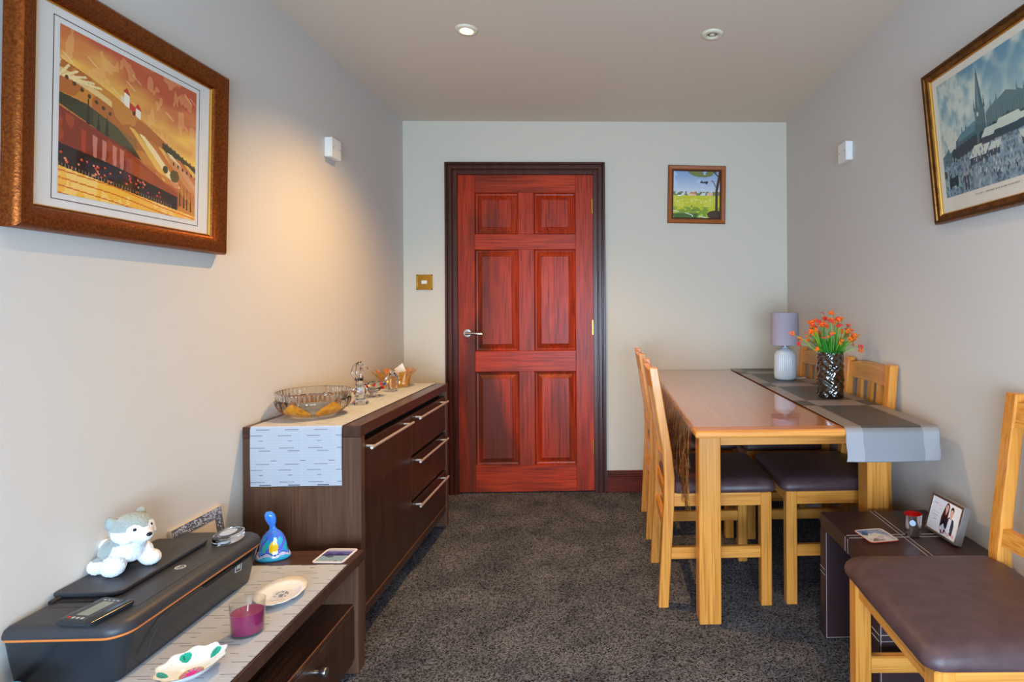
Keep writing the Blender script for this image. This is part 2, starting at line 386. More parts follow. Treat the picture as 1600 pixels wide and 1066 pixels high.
# skirting on the back wall, either side of the door
def skirting(name, x0, x1):
    s = sempty(name, ((x0+x1)/2, YB, 0))
    obj('board', box(x0, x1, YB-.018, YB, 0, .098, bev=.002), 'skirt_wood', s, world=True)
    bm = B()
    for z0, z1, d in ((.1, .108, .02), (.111, .117, .016), (.12, .133, .012)): add_box(bm, x0, x1, YB-d, YB, z0, z1, bev=.002)
    obj('moulding', bm, 'skirt_wood', s, world=True)
skirting('baseboard_back', -.001, XR); skirting('baseboard_back_left', XL, -.995)
# door
def casing():
    t = sempty('trim_1', (-.5, YB, 0))
    X0, X1, ZT = -.993, -.003, 2.06
    steps = ((0, .014, .03), (.014, .022, .018), (.022, .042, .024), (.042, .05, .014), (.05, .075, .02))
    for side in (0, 1):
        bm = B()
        for a, b, d in steps:
            if side == 0: add_box(bm, X0+a, X0+b, YB-d, YB, 0, ZT-a, bev=.002)
            else: add_box(bm, X1-b, X1-a, YB-d, YB, 0, ZT-a, bev=.002)
        obj('architrave', bm, 'casing_wood', t, world=True)
    bm = B()
    for a, b, d in steps: add_box(bm, X0+b, X1-b, YB-d-.0004, YB, ZT-b, ZT-a, bev=.002)
    obj('architrave_head', bm, 'casing_wood', t, world=True)
casing()
def door():
    d = sempty('door_1', (-.5, YB, 0)); y0, y1 = YB-.002, YB+.04
    xs = (DX0+.004, -.815, -.545, -.448, -.19, DX1-.004); z = (.008, .172, .758, .886, 1.52, 1.616, 1.874, DZ-.004)
    W = dict(world=True)
    obj('stile', box(xs[0], xs[1], y0, y1, z[0], z[7], bev=.002), 'mahogany_z', d, **W)
    obj('stile', box(xs[4], xs[5], y0, y1, z[0], z[7], bev=.002), 'mahogany_z', d, **W)
    for a, b in ((0, 1), (2, 3), (4, 5), (6, 7)): obj('rail', box(xs[1], xs[4], y0, y1, z[a], z[b], bev=.0015), 'mahogany_x', d, **W)
    for a, b in ((1, 2), (3, 4), (5, 6)):
        obj('muntin', box(xs[2], xs[3], y0, y1, z[a], z[b], bev=.0015), 'mahogany_z', d, **W)
        for xa, xb in ((xs[1], xs[2]), (xs[3], xs[4])):
            cx, cz, hx, hz = (xa+xb)/2, (z[a]+z[b])/2, (xb-xa)/2, (z[b]-z[a])/2
            t = bmesh.new(); loops = []
            for ins, yy in ((0, .004), (.006, .016), (.014, .018), (.016, .02), (.042, .008), (.044, .005)):
                loops.append([t.verts.new((cx+sx*(hx-ins), y0+yy, cz+sz*(hz-ins))) for sx, sz in ((-1, -1), (1, -1), (1, 1), (-1, 1))])
            for i in range(len(loops)-1):
                for k in range(4): t.faces.new((loops[i][k], loops[i][(k+1) % 4], loops[i+1][(k+1) % 4], loops[i+1][k]))
            t.faces.new(loops[-1])
            obj('panel', t, 'mahogany_z', d, world=True, recalc=False)
    for zz in (1.789, 1.03, .278):
        h = obj('hinge', lathe([(.007, zz-.045), (.007, zz+.045)], 12, c=(DX1-.004, y0-.006, 0), capt=True), 'brass', d, world=True, smooth='auto')
        bm = box(DX1-.016, DX1-.006, y0-.003, y0+.001, zz-.045, zz+.045); obj('hinge_leaf', bm, 'brass', h, world=False).location = (.5, -YB, 0)
    hd = thing('tmp', '', ''); 
    bpy.data.objects.remove(hd)
    hx, hz = -.862, 1.0
    bm = lathe([(.027, 0), (.027, .006), (.024, .01), (.011, .011), (.011, .045)], 32, capt=True)
    bmesh.ops.transform(bm, matrix=Matrix.Translation((hx, y0, hz)) @ Matrix.Rotation(PI/2, 4, 'X'), verts=bm.verts[:])
    rose = obj('handle', bm, 'satin_chrome', d, world=True, smooth='auto')
    bm = tube([(hx-.004, y0-.043, hz), (hx+.02, y0-.045, hz), (hx+.05, y0-.046, hz-.001), (hx+.085, y0-.044, hz-.004), (hx+.1, y0-.042, hz-.005)], [.009, .0095, .0085, .0095, .008], 14)
    lv = obj('lever', bm, 'chrome', rose, smooth='auto'); lv.location = (.5, -YB, 0)
    obj('latch', box(DX0-.002, DX0+.004, y0-.004, y0, hz-.012, hz+.012), 'brass', d, **W)
door()
# fix sub-part offsets: handles hang in door space
# black panel: the darkness behind the door gap put into its colour
struct('door_gap_shade', box(DX0-.02, DX1+.02, YB+.13, YB+.15, 0, DZ), 'black_gap')

# ---------------------------------------------------------------- ceiling downlights
mat('lamp_glow', (255, 240, 215), emit=(255, 228, 175), estr=60)
mat('lamp_dead', (120, 116, 100), .2, metal=.3)
def downlight(x, y, lit, label):
    t = thing('recessed_downlight', label, 'ceiling light', (x, y, CEIL))
    obj('bezel', lathe([(.046, 0), (.045, -.005), (.040, -.008), (.026, -.009), (.023, -.004), (.022, .0), ], 40, capb=False), 'bezel_white', t, smooth=True)
    obj('bulb', lathe([(.0225, -.0015), (.016, -.003 if not lit else -.007), (.004, -.004 if not lit else -.009)], 32, capb=False, capt=True), 'lamp_glow' if lit else 'lamp_dead', t, smooth=True)
    if not lit: obj('bulb_tip', lathe([(.012, -.003), (.010, -.007), (.003, -.008)], 20, capt=True), 'lamp_glow_off', t, smooth=True)
mat('lamp_glow_off', (205, 205, 180), .2)
downlight(LIT[0], LIT[1], True, 'lit recessed downlight glowing warm in the ceiling above the sideboard')
downlight(.459, 2.385, False, 'unlit recessed downlight in the ceiling, cream bezel with dark centre')
downlight(-.574, .75, True, 'lit recessed downlight in the ceiling near the left wall, behind the viewer')
downlight(.459, .75, True, 'lit recessed downlight in the ceiling near the right wall, behind the viewer')

# ---------------------------------------------------------------- wall plates
def blank_plate(rot, loc, label):
    t = thing('blanking_plate', label, 'wall box', loc, rot, 'white blanking boxes high on the side walls')
    obj('back_box', box(-.044, .044, -.028, 0, -.044, .044, bev=.003), 'white_plastic', t)
    obj('cover', box(-.045, .045, -.034, -.028, -.045, .045, bev=.002), 'white_plastic', t)
    for sx in (-.03, .03):
        bm = lathe([(.0035, 0), (.003, .001)], 12, capt=True); bmesh.ops.transform(bm, matrix=Matrix.Translation((sx, -.034, 0)) @ Matrix.Rotation(PI/2, 4, 'X'), verts=bm.verts[:]); obj('screw', bm, 'screw', t)
blank_plate(PI/2, (XL, 2.60, 1.885), 'square white blanking box on the left wall above the sideboard')
blank_plate(-PI/2, (XR, 2.62, 1.88), 'square white blanking box high on the right wall above the dining table')
t = thing('light_switch', 'square brass light switch with white rocker left of the door', 'switch', (-1.125, YB, 1.318))
obj('plate', box(-.047, .047, -.007, 0, -.045, .045, bev=.003), 'brass', t)
obj('rim', add_box(add_box(add_box(box(-.049, .049, -.009, -.003, .041, .047), -.049, .049, -.009, -.003, -.047, -.041), -.049, -.043, -.009, -.003, -.047, .047), .043, .049, -.009, -.003, -.047, .047), 'brass', t)
obj('rocker', box(-.017, .017, -.014, -.006, -.011, .011, bev=.002), 'white_plastic', t)
for sx in (-.031, .031):
    bm = lathe([(.004, 0), (.003, .001)], 12, capt=True); bmesh.ops.transform(bm, matrix=Matrix.Translation((sx, -.007, 0)) @ Matrix.Rotation(PI/2, 4, 'X'), verts=bm.verts[:]); obj('screw', bm, 'screw', t)

# ---------------------------------------------------------------- pictures
def frame_bm(w, h, prof):
    """rectangular mitred moulding, profile = (inset, depth out of the wall); local x width, z height, facing -y"""
    t = bmesh.new(); loops = []
    for ins, d in prof: loops.append([t.verts.new((sx*(w/2-ins), -d, sz*(h/2-ins))) for sx, sz in ((-1, -1), (1, -1), (1, 1), (-1, 1))])
    for i in range(len(loops)-1):
        for k in range(4): t.faces.new((loops[i][k], loops[i][(k+1) % 4], loops[i+1][(k+1) % 4], loops[i+1][k]))
    return t
def flatpic(name, w, h, y, img, m, parent, cx=0, cz=0):
    ny, nx = img.shape[:2]
    return grid(name, nx, ny, lambda U, V: (cx-w/2+U*w, np.full_like(U, -y), cz-h/2+V*h), img, m, parent)
def paint_hills():
    c = Cv(260, 230, (232, 150, 60)); X, Y = c.X, c.Y; n = c.noise(6, 5, 3); n2 = c.noise(14, 8, 5)
    # sky
    st = c.noise(3, 9, 8); g = np.clip((Y-.55)/.45+.35*(X-.4)+(st-.5)*1.1, 0, 1)[..., None]
    sky = np.array((250, 205, 90))/255*(1-g)+np.array((196, 88, 52))/255*g; m = (n2 > .62)[..., None]*.45; sky = sky*(1-m)+np.array((246, 190, 120))/255*m; c.a = sky
    for k in range(10):
        a = rng.rand(); b = .72+.25*rng.rand(); c.line([(a, b), (a+.06, b-.04)], .007, (250, 222, 170), .6)
    hill = .84-.12*X-.36*np.clip(X-.2, 0, 1)**1.2
    hill = .80-.36*X+.03*np.sin(X*5)
    c.put((Y < hill).astype(float), (206, 134, 52)); c.put(((Y < hill) & (n > .55)).astype(float), (176, 92, 36), .7)
    # white furrows at left
    for k in range(6): c.line([(0+.05*k, .79-.015*k), (-.02+.02*k, .70)], .014, (248, 226, 170), .9)
    c.put(((Y < hill-.05) & (Y > hill-.09) & (X < .32)).astype(float), (244, 214, 150), .8)
    for k in range(7): c.ell(.04+.045*k, .70-.02*k, .011, .013, (84, 52, 24))
    # village
    VS = lambda p: [(.45+(x-.45)*.78, .68+(y-.68)*.78) for x, y in p]
    _p = c.poly; c.poly = lambda p, *q: _p(VS(p), *q)
    c.poly([(.36, .70), (.36, .75), (.42, .73), (.42, .66)], (240, 214, 180)); c.poly([(.39, .69), (.39, .79), (.44, .77), (.44, .66)], (250, 238, 214)); c.poly([(.38, .79), (.415, .83), (.45, .765)], (196, 60, 34))
    c.poly([(.44, .66), (.44, .72), (.50, .69), (.50, .63)], (206, 54, 34)); c.poly([(.50, .62), (.50, .70), (.55, .68), (.55, .60)], (248, 232, 206)); c.poly([(.49, .69), (.52, .735), (.56, .675)], (206, 50, 34)); c.ell(.475, .645, .01, .016, (70, 30, 20))
    c.poly = _p
    # far right ridge
    c.poly([(.70, .52), (.80, .49), (1, .40), (1, .33), (.85, .40), (.70, .46)], (62, 58, 34))
    for k in range(8): c.ell(.74+.035*k, .515-.014*k, .006, .007, (70, 64, 30))
    # golden field rows
    for k in range(7):
        x0 = .44+.075*k; c.poly([(x0, .545-.022*k), (x0+.04, .54-.022*k), (x0+.40, .24-.01*k), (x0+.30, .22-.01*k)], ((240, 190, 84), (250, 226, 170), (206, 120, 46))[k % 3], .95)
    c.poly([(.72, .45), (1, .33), (1, .1), (.9, .2)], (196, 116, 78), .6)
    for k in range(6): c.ell(.80+.04*k, .39-.012*k, .008, .014, (80, 50, 26))
    # dark green slope
    c.poly([(0, .60), (.16, .585), (.36, .51), (.47, .42), (.54, .34), (.40, .38), (.2, .46), (0, .53)], (62, 60, 36)); c.put(((Y > .4) & (Y < .58) & (X > .2) & (X < .5) & (n > .5) & (Y < .64-.3*X-.02)).astype(float), (112, 104, 58), .4)
    for x in (.17, .235, .29): c.poly([(x-.014, .43), (x, .66-.1*(x > .2)), (x+.014, .43)], (34, 40, 26))
    # red meadow
    c.poly([(0, .52), (.22, .45), (.45, .38), (.55, .32), (.84, .18), (.84, .08), (0, .25)], (134, 46, 24)); c.put(((Y > .2) & (Y < .5-.3*X) & (n2 > .52)).astype(float), (190, 84, 34), .55)
    for x in (.13, .2, .26, .33, .38): c.poly([(x, .45-.2*x), (x+.03, .44-.2*x), (x+.025, .27-.1*x), (x+.004, .27-.1*x)], (226, 150, 130) if x > .14 else (190, 60, 30), .75)
    c.poly([(.42, .34), (.84, .2), (.95, .12), (.84, .07), (.5, .2)], (176, 84, 30), .7)
    # dark flower bank
    c.poly([(0, .30), (.3, .26), (.6, .2), (.84, .15), (.84, .03), (.4, .11), (0, .165)], (38, 22, 20)); c.put(((Y < .3-.15*X) & (Y > .15-.12*X) & (n > .6) & (X < .84)).astype(float), (90, 30, 22), .6)
    for k in range(46):
        x = rng.rand()*.7; y = .17-.12*x+rng.rand()*.1; c.ell(x, y, .007, .007, ((232, 84, 50), (240, 140, 90), (214, 60, 40))[k % 3])
    for k in range(40): c.line([(.02*k, .168-.13*.02*k), (.02*k, .185-.13*.02*k)], .004, (190, 160, 120), .8)
    c.ell(.73, .36-.03, .022, .028, (70, 66, 30)); c.ell(.81, .30, .04, .045, (96, 80, 34))
    for k, x in enumerate((.86, .895, .925, .96)): c.poly([(x-.008, .09-.01*k), (x, .27-.02*k), (x+.008, .09-.01*k)], (44, 56, 34))
    # golden foreground
    f = Y < .165-.135*X; c.put(f.astype(float), (246, 184, 66)); c.put((f & (n2 > .5)).astype(float), (250, 220, 140), .6)
    for k in range(6): c.line([(0, .14-.045*k), (.35, .135-.05*k-.02), (.7, .05-.04*k), (1, .01-.035*k)], .008, (214, 92, 28), .85)
    return c.a
def paint_town(right=False):
    c = Cv(280, 220, (140, 170, 180)); X, Y = c.X, c.Y; n = c.noise(5, 5, 21); n2 = c.noise(16, 12, 22); n3 = c.noise(60, 45, 23)
    # sky
    g = np.clip((Y-.35)/.65, 0, 1)[..., None]; c.a = np.array((196, 204, 190))/255*(1-g)+np.array((92, 140, 160))/255*g
    c.put(np.clip((n+.25*(.5-X)-.42)*4, 0, 1)*(Y > .3), (214, 214, 194), .8); c.put(np.clip((n2-.5)*3, 0, 1)*(X < .45)*(Y > .35), (112, 140, 150), .7)
    # ground
    gr = Y < .30+.06*X; c.put(gr.astype(float), (126, 152, 160)); c.put((gr*np.clip((n3-.45)*4, 0, 1)), (58, 84, 98), .8); c.put((gr*np.clip((n2-.6)*5, 0, 1)), (196, 206, 200), .6)
    # far town and trees
    c.poly([(0, .27), (0, .36), (.06, .38), (.11, .42), (.13, .37), (.2, .40), (.22, .30)], (88, 112, 120))
    c.poly([(.22, .30), (.24, .45), (.30, .48), (.34, .50), (.35, .56), (.36, .49), (.40, .51), (.41, .57), (.42, .50), (.56, .54), (.56, .34)], (72, 104, 112)); c.poly([(.27, .43), (.30, .49), (.55, .55), (.55, .47)], (96, 132, 138))
    for k in range(9): c.ell(.2+.06*k, .34+.008*k, .045, .055, (40, 68, 74), .95)
    # tower and spire
    TW = (lambda *q: None) if right else c.poly
    TW([(.56, .36), (.56, .64), (.70, .64), (.71, .36)], (78, 108, 112)); TW([(.575, .63), (.628, 1.0-.04), (.69, .63)], (64, 98, 104)); TW([(.60, .63), (.628, .94), (.64, .63)], (104, 134, 134))
    for x in (.56, .60, .665, .70): TW([(x-.012, .62), (x, .73), (x+.012, .62)], (58, 88, 96))
    for k in range(5): (c.line if not right else (lambda *q: None))([(.57+.03*k, .38), (.57+.03*k, .62)], .006, (52, 80, 88), .8)
    (c.ell if not right else (lambda *q: None))(.60, .585, .014, .018, (196, 204, 190))
    c.poly([(.71, .36), (.71, .56), (.78, .60), (.79, .66), (.80, .60), (.86, .63), (.87, .69), (.88, .62), (1, .66), (1, .38)], (86, 114, 116))
    for k in range(10): c.line([(.73+.03*k, .45), (.73+.03*k, .58)], .006, (56, 84, 90), .7)
    for k in range(7): c.ell(.64+.06*k, .38+.01*k, .045, .06, (36, 64, 70))
    # stalls
    for (a, b, s) in ((.42, .18, 1.), (.62, .33, .7), (.80, .34, .8), (.70, .22, .6)):
        c.poly([(a, b), (a+.02, b+.10*s), (a+.28*s, b+.14*s), (a+.26*s, b)], (52, 76, 84)); c.poly([(a, b+.08*s), (a+.09*s, b+.17*s), (a+.33*s, b+.17*s), (a+.25*s, b+.075*s)], (198, 206, 190))
    c.poly([(.43, .06), (.44, .2), (.66, .22), (.66, .08)], (112, 142, 150), .8)
    r = np.random.RandomState(5)
    for k in range(120):
        x = r.rand(); y = .06+r.rand()*.26; s = .006+.014*(.34-y); c.ell(x, y, s, s*2.2, ((40, 58, 74), (188, 198, 196), (64, 96, 116), (150, 168, 170))[k % 4], .9); c.ell(x, y+s*2.6, s*.7, s*.8, (176, 170, 156), .9)
    # old car
    c.ell(.14, .15, .055, .05, (34, 52, 60)); c.poly([(.07, .08), (.07, .16), (.22, .17), (.22, .09)], (38, 58, 66)); c.poly([(.11, .16), (.125, .2), (.165, .2), (.18, .16)], (120, 146, 152)); c.ell(.09, .085, .015, .02, (18, 26, 32)); c.ell(.2, .09, .015, .02, (18, 26, 32))
    c.poly([(0, .17), (0, .24), (.05, .22), (.055, .17)], (40, 56, 66))
    for x in (.33, .375): c.poly([(x-.012, .02), (x-.016, .14), (x+.016, .14), (x+.012, .02)], (44, 66, 82)); c.ell(x, .155, .011, .018, (168, 158, 142))
    return c.a
def paint_field():
    c = Cv(110, 110, (170, 190, 214)); X, Y = c.X, c.Y; n = c.noise(6, 6, 31); n2 = c.noise(14, 14, 32)
    g = np.clip((Y-.5)/.5, 0, 1)[..., None]; c.a = np.array((214, 216, 220))/255*(1-g)+np.array((128, 156, 196))/255*g; c.put((n > .58)*(Y > .5)*(X < .7), (196, 208, 226), .6)
    c.put(((Y < .56) & (Y > .47) & (n2 > .42)).astype(float), (120, 128, 84)); c.put((Y < .48).astype(float), (196, 196, 40)); c.put(((Y < .46) & (n > .5)).astype(float), (214, 208, 84), .7); c.put(((Y < .24) & (n2 > .4)).astype(float), (118, 148, 40), .85); c.put(((Y < .1) & (n > .45)).astype(float), (64, 96, 36), .9)
    c.poly([(.32, .47), (.32, .52), (.36, .54), (.47, .53), (.5, .47)], (226, 190, 150)); c.poly([(.34, .52), (.38, .56), (.47, .55), (.49, .51)], (206, 130, 96)); c.poly([(.72, .47), (.72, .53), (.78, .56), (.85, .53), (.85, .48)], (222, 180, 150)); c.poly([(.1, .46), (.1, .49), (.17, .49), (.17, .46)], (236, 232, 220)); c.poly([(.1, .49), (.13, .515), (.17, .49)], (60, 60, 60))
    c.put(((X-.62)**2/.1+(Y-1.02)**2/.022 < 1)*(n2 > .36), (116, 120, 52), .9)
    c.line([(1, 1), (.93, .6), (.93, .1)], .055, (74, 42, 24)); c.line([(.93, .62), (.85, .78), (.82, .8)], .018, (74, 42, 24)); c.line([(.95, .9), (.85, 1)], .02, (84, 52, 28)); c.ell(.93, .08, .2, .09, (70, 46, 30))
    c.poly([(.57, .76), (.6, .8), (.63, .775), (.7, .78), (.72, .8), (.75, .76), (.73, .755), (.72, .71), (.69, .74), (.6, .75)], (52, 50, 40))
    c.line([(0, .16), (.13, .13)], .014, (236, 232, 220)); c.line([(.27, .11), (.42, .06), (.42, .03)], .014, (236, 232, 220)); c.line([(.56, .01), (.56, .05), (.72, .01)], .014, (236, 232, 220))
    for k in range(8): c.ell(.1+.1*k, .36+.03*math.sin(k*2.1), .014, .014, (238, 232, 200), .8)
    c.ell(.4, .25, .012, .02, (90, 70, 60)); c.line([(.38, .17), (.56, .18)], .012, (84, 90, 50))
    return c.a
# left wall
W_, H_ = .655, .57
pl = thing('framed_picture', 'large copper-framed print of orange vineyard hills on the left wall', 'picture', (XL+.001, 1.528, 1.622), PI/2)
obj('frame', frame_bm(W_, H_, [(0, .002), (0, .024), (.004, .032), (.010, .036), (.028, .033), (.048, .022), (.052, .018), (.055, .012)]), 'copper_frame', pl, smooth='auto')
bm = frame_bm(W_-.1095, H_-.1095, [(0, .013), (.002, .0145), (.004, .012), (.004, .004)]); obj('slip', bm, 'gilt', pl)
obj('mount', box(-W_/2+.053, W_/2-.053, -.008, -.004, -H_/2+.053, H_/2-.053), 'mount_board', pl)
pw, ph = .425, .385
bm = frame_bm(pw+.03, ph+.03, [(0, .0083), (.0014, .0086), (.002, .0083)]); obj('rule_line', bm, 'dark_gold', pl)
flatpic('print', pw, ph, .009, paint_hills(), 'vc_matt', pl)
obj('glass', box(-W_/2+.054, W_/2-.054, -.0115, -.0105, -H_/2+.054, H_/2-.054), 'picture_glass', pl)
pl.rotation_euler = (math.radians(1.3), 0, PI/2); pl.location.x = XL+.008
# right wall
W_, H_ = .70, .505
pr = thing('framed_picture', 'gold-framed blue print of a church spire over a market on the right wall', 'picture', (XR-.003, 1.536, 1.435), -PI/2)
zo = H_/2
def up(o): o.location.z = zo; return o
up(obj('frame', frame_bm(W_, H_, [(0, .001), (0, .02), (.004, .026), (.012, .024), (.014, .02), (.026, .018), (.028, .013)]), 'gold_frame', pr, smooth='auto'))
up(obj('frame_groove', frame_bm(W_-.012, H_-.012, [(.002, .0265), (.004, .0262), (.006, .0252)]), 'dark_gold', pr))
up(obj('slip', frame_bm(W_-.055, H_-.055, [(0, .0135), (.002, .015), (.005, .011), (.005, .004)]), 'gilt', pr))
up(obj('mount', box(-W_/2+.027, W_/2-.027, -.008, -.004, -H_/2+.027, H_/2-.027), 'mount_cream', pr))
up(flatpic('print', .585, .37, .009, np.concatenate([paint_town(), paint_town(True)[:, ::-1][:, :255]], 1), 'vc_matt', pr, 0, .012))
c = Cv(200, 6, (222, 214, 196)); r_ = np.random.RandomState(2)
c.put(((r_.rand(1, 200) > .35)*(np.abs(c.Y-.5) < .3)).astype(float), (120, 116, 108), .7)
up(flatpic('caption', .30, .006, .009, c.a, 'vc_matt', pr, 0, -.188))
up(obj('glass', box(-W_/2+.028, W_/2-.028, -.0115, -.0105, -H_/2+.028, H_/2-.028), 'picture_glass', pr))
pr.rotation_euler = (math.radians(5.3), 0, -PI/2)
# back wall
ps = thing('framed_picture', 'small square wood-framed painting of a green field with tree and plane', 'picture', (.573, YB-.001, 1.861), 0)
ps.rotation_euler = (0, math.radians(1.2), 0)
S = .36
obj('frame', frame_bm(S, S, [(0, .001), (0, .014), (.004, .018), (.02, .016), (.024, .012)]), 'small_frame', ps)
obj('inner_edge', frame_bm(S-.046, S-.046, [(0, .0125), (.004, .0125), (.01, .009), (.012, .004)]), 'small_frame_dark', ps)
obj('outer_edge', frame_bm(S+.004, S+.004, [(0, .001), (0, .013), (.003, .0145), (.006, .014)]), 'small_frame_dark', ps)
flatpic('painting', S-.064, S-.064, .006, paint_field(), 'vc_matt', ps)

# ---------------------------------------------------------------- dining chairs
def make_chair(label, loc, rot, top=-.252, foot=-.22):
    t = thing('dining_chair', label, 'chair', loc, rot, 'oak dining chairs')
    w = .21
    for s in (-1, 1):
        a, b = (s*w, s*(w-.042)) if s > 0 else (-w, -w+.042)
        prof = [(foot, 0), (foot+.038, 0), (-.158, .40), (-.156, .5), (-.166, .6), (top+.033, .925), (top, .925), (-.200, .6), (-.196, .5), (-.198, .4)]
        bm = add_prism(bmesh.new(), prof, 1, min(a, b), max(a, b), bev=.003)
        obj('back_post', bm, 'oak_z', t)
    for s in (-1, 1):
        y0 = s*w if s < 0 else w-.042
        obj('leg', box(.178, .22, y0, y0+.042, 0, .44, bev=.003), 'oak_z', t)
        yy = s*(w-.021)
        obj('side_rail', box(-.16, .18, yy-.014, yy+.014, .388, .44, bev=.002), 'oak_x', t)
        obj('stretcher', box(-.175, .18, yy-.011, yy+.011, .183, .228, bev=.003), 'oak_x', t)
    obj('front_rail', box(.19, .212, -.17, .17, .388, .44, bev=.002), 'oak_y', t)
    obj('back_rail', box(-.19, -.165, -.17, .17, .388, .44, bev=.002), 'oak_y', t)
    obj('cross_stretcher', box(-.196, -.176, -.17, .17, .27, .31, bev=.002), 'oak_y', t)
    def cx(z): return top+.017+(-.183-(top+.017))*(.925-z)/.325
    # top rail: bowed backwards, arched top
    def bowed(z0, z1, arch, th, bow):
        bm = bmesh.new(); n = 10; secs = []
        for i in range(n+1):
            y = -.17+.34*i/n; q = 1-(y/.17)**2; zt = z1+arch*q
            x0 = cx(z0)-bow*q; x1 = cx(zt)-bow*q
            secs.append([bm.verts.new(p) for p in ((x0-th/2, y, z0), (x0+th/2, y, z0), (x1+th/2, y, zt), (x1-th/2, y, zt))])
        for i in range(n):
            for k in range(4): bm.faces.new((secs[i][k], secs[i][(k+1) % 4], secs[i+1][(k+1) % 4], secs[i+1][k]))
        bm.faces.new(secs[0]); bm.faces.new(secs[-1][::-1]); return bm
    obj('top_rail', bowed(.838, .902, .016, .022, .014), 'oak_y', t, recalc=True)
    obj('lower_back_rail', bowed(.525, .57, 0, .02, .014), 'oak_y', t, recalc=True)
    for yc in (-.088, 0, .088):
        q = 1-(yc/.17)**2; bm = bmesh.new(); hw = .018
        lo, hi = .568, .842
        pts = []
        for z in (lo, hi):
            x = cx(z)-.014*q; pts.append([(x-.007, yc-hw, z), (x+.007, yc-hw, z), (x+.007, yc+hw, z), (x-.007, yc+hw, z)])
        v = [[bm.verts.new(p) for p in r] for r in pts]
        for k in range(4): bm.faces.new((v[0][k], v[0][(k+1) % 4], v[1][(k+1) % 4], v[1][k]))
        bm.faces.new(v[0][::-1]); bm.faces.new(v[1]); obj('back_slat', bm, 'oak_z', t, recalc=True)
    # padded seat
    bm = bmesh.new(); rings = []
    hx, hy, r = .212, .222, .035
    for ins, z in ((.012, .44), (.002, .446), (0, .456), (.003, .468), (.010, .478), (.022, .486), (.045, .4915), (.08, .4945), (.12, .4965), (.16, .4975), (.19, .498)):
        rings.append((hx-ins, hy-ins, max(r-ins*.2, .01), z, .028, 0))
    add_stack(bm, rings, q=6)
    # flatten the rear corners between the posts
    for v in bm.verts:
        if v.co.x < -.15: v.co.y *= .74+.26*max(0, min(1, (v.co.x+.184)/.05))
    obj('seat_pad', bm, 'seat_leather', t, smooth=True)
    return t
make_chair('oak dining chair at the near left of the table, facing right', (.416, 2.37, 0), 0)
make_chair('oak dining chair at the far left of the table, next to the back wall', (.412, 3.005, 0), 0)
make_chair('oak dining chair at the near right of the table, behind the flower vase', (.915, 2.375, 0), PI, top=-.226, foot=-.212)
make_chair('oak dining chair at the far right of the table, behind the lamp', (.915, 2.985, 0), PI, top=-.226, foot=-.212)
make_chair('foreground oak dining chair beside the small leather table, partly out of frame', (.868, 1.292, 0), PI-.03, top=-.24)

# ---------------------------------------------------------------- dining table
TX0, TX1, TY0, TY1 = .287, 1.086, 1.815, 3.515
tb = thing('dining_table', 'oak dining table with glossy top and square legs along the right wall', 'table', ((TX0+TX1)/2, (TY0+TY1)/2, 0))
obj('tabletop', box(TX0, TX1, TY0, TY1, .733, .756, bev=.006, seg=2), 'oak_x', tb, world=True)
obj('end_board', box(TX0+.006, TX1-.006, TY0+.006, TY0+.092, .7555, .758, bev=.0008), 'oak_top_x', tb, world=True)
obj('end_board', box(TX0+.006, TX1-.006, TY1-.092, TY1-.006, .7555, .758, bev=.0008), 'oak_top_x', tb, world=True)
for i in range(6):
    wq = (TX1-TX0-.012)/6; obj('plank', box(TX0+.006+i*wq, TX0+.006+(i+1)*wq, TY0+.0925, TY1-.0925, .7555, .758, bev=.0006), 'oak_top', tb, world=True)
for x in (TX0+.047, TX1-.130):
    for y in (2.04, TY1-.12): obj('leg', box(x, x+.08, y, y+.08, 0, .733, bev=.003), 'oak_z', tb, world=True)
for y in (2.066, TY1-.09): obj('apron', box(TX0+.127, TX1-.137, y, y+.022, .648, .733), 'oak_x', tb, world=True)
for x in (TX0+.075, TX1-.1): obj('apron', box(x, x+.022, 2.12, TY1-.12, .648, .733), 'oak_y', tb, world=True)
# clear vinyl protector: flat on top, drop on the aisle side
r_ = np.random.RandomState(4)
def drape(U, V):
    y = TY0+.05+V*(TY1-TY0-.07); a = U*1.08
    flat = np.clip(a, 0, .80); drop = np.clip(a-.80, 0, .28)
    ln = .13+.15*np.clip(1-V*1.4, 0, 1)+.03*np.sin(V*23)
    dz = drop/.28*ln
    wob = .010*np.sin(y*55+2*np.sin(y*9))*np.clip(dz*8, 0, 1)+.006*np.sin(y*130+dz*20)*np.clip(dz*8, 0, 1)
    x = np.where(a < .80, TX1-.006-flat*((TX1-TX0-.002)/.80), TX0-.003-np.abs(wob)-.005*np.clip(dz*20, 0, 1)); z = .7595-dz
    return x-tb.location.x, y-tb.location.y, z
def mkdrape():
    nx, ny = 60, 260
    o = grid('table_cover', nx, ny, drape, None, 'table_vinyl')
    o.data.materials.append(MATS['drape_vinyl'])
    idx = np.zeros(nx*ny, np.int32).reshape(ny, nx); idx[:, int(nx*.80/1.08):] = 1; o.data.polygons.foreach_set('material_index', idx.ravel())
    o.location = tb.location
    return tag(o, 'clear vinyl protector over the dining table, hanging wrinkled on the left', 'tablecloth')
mkdrape()
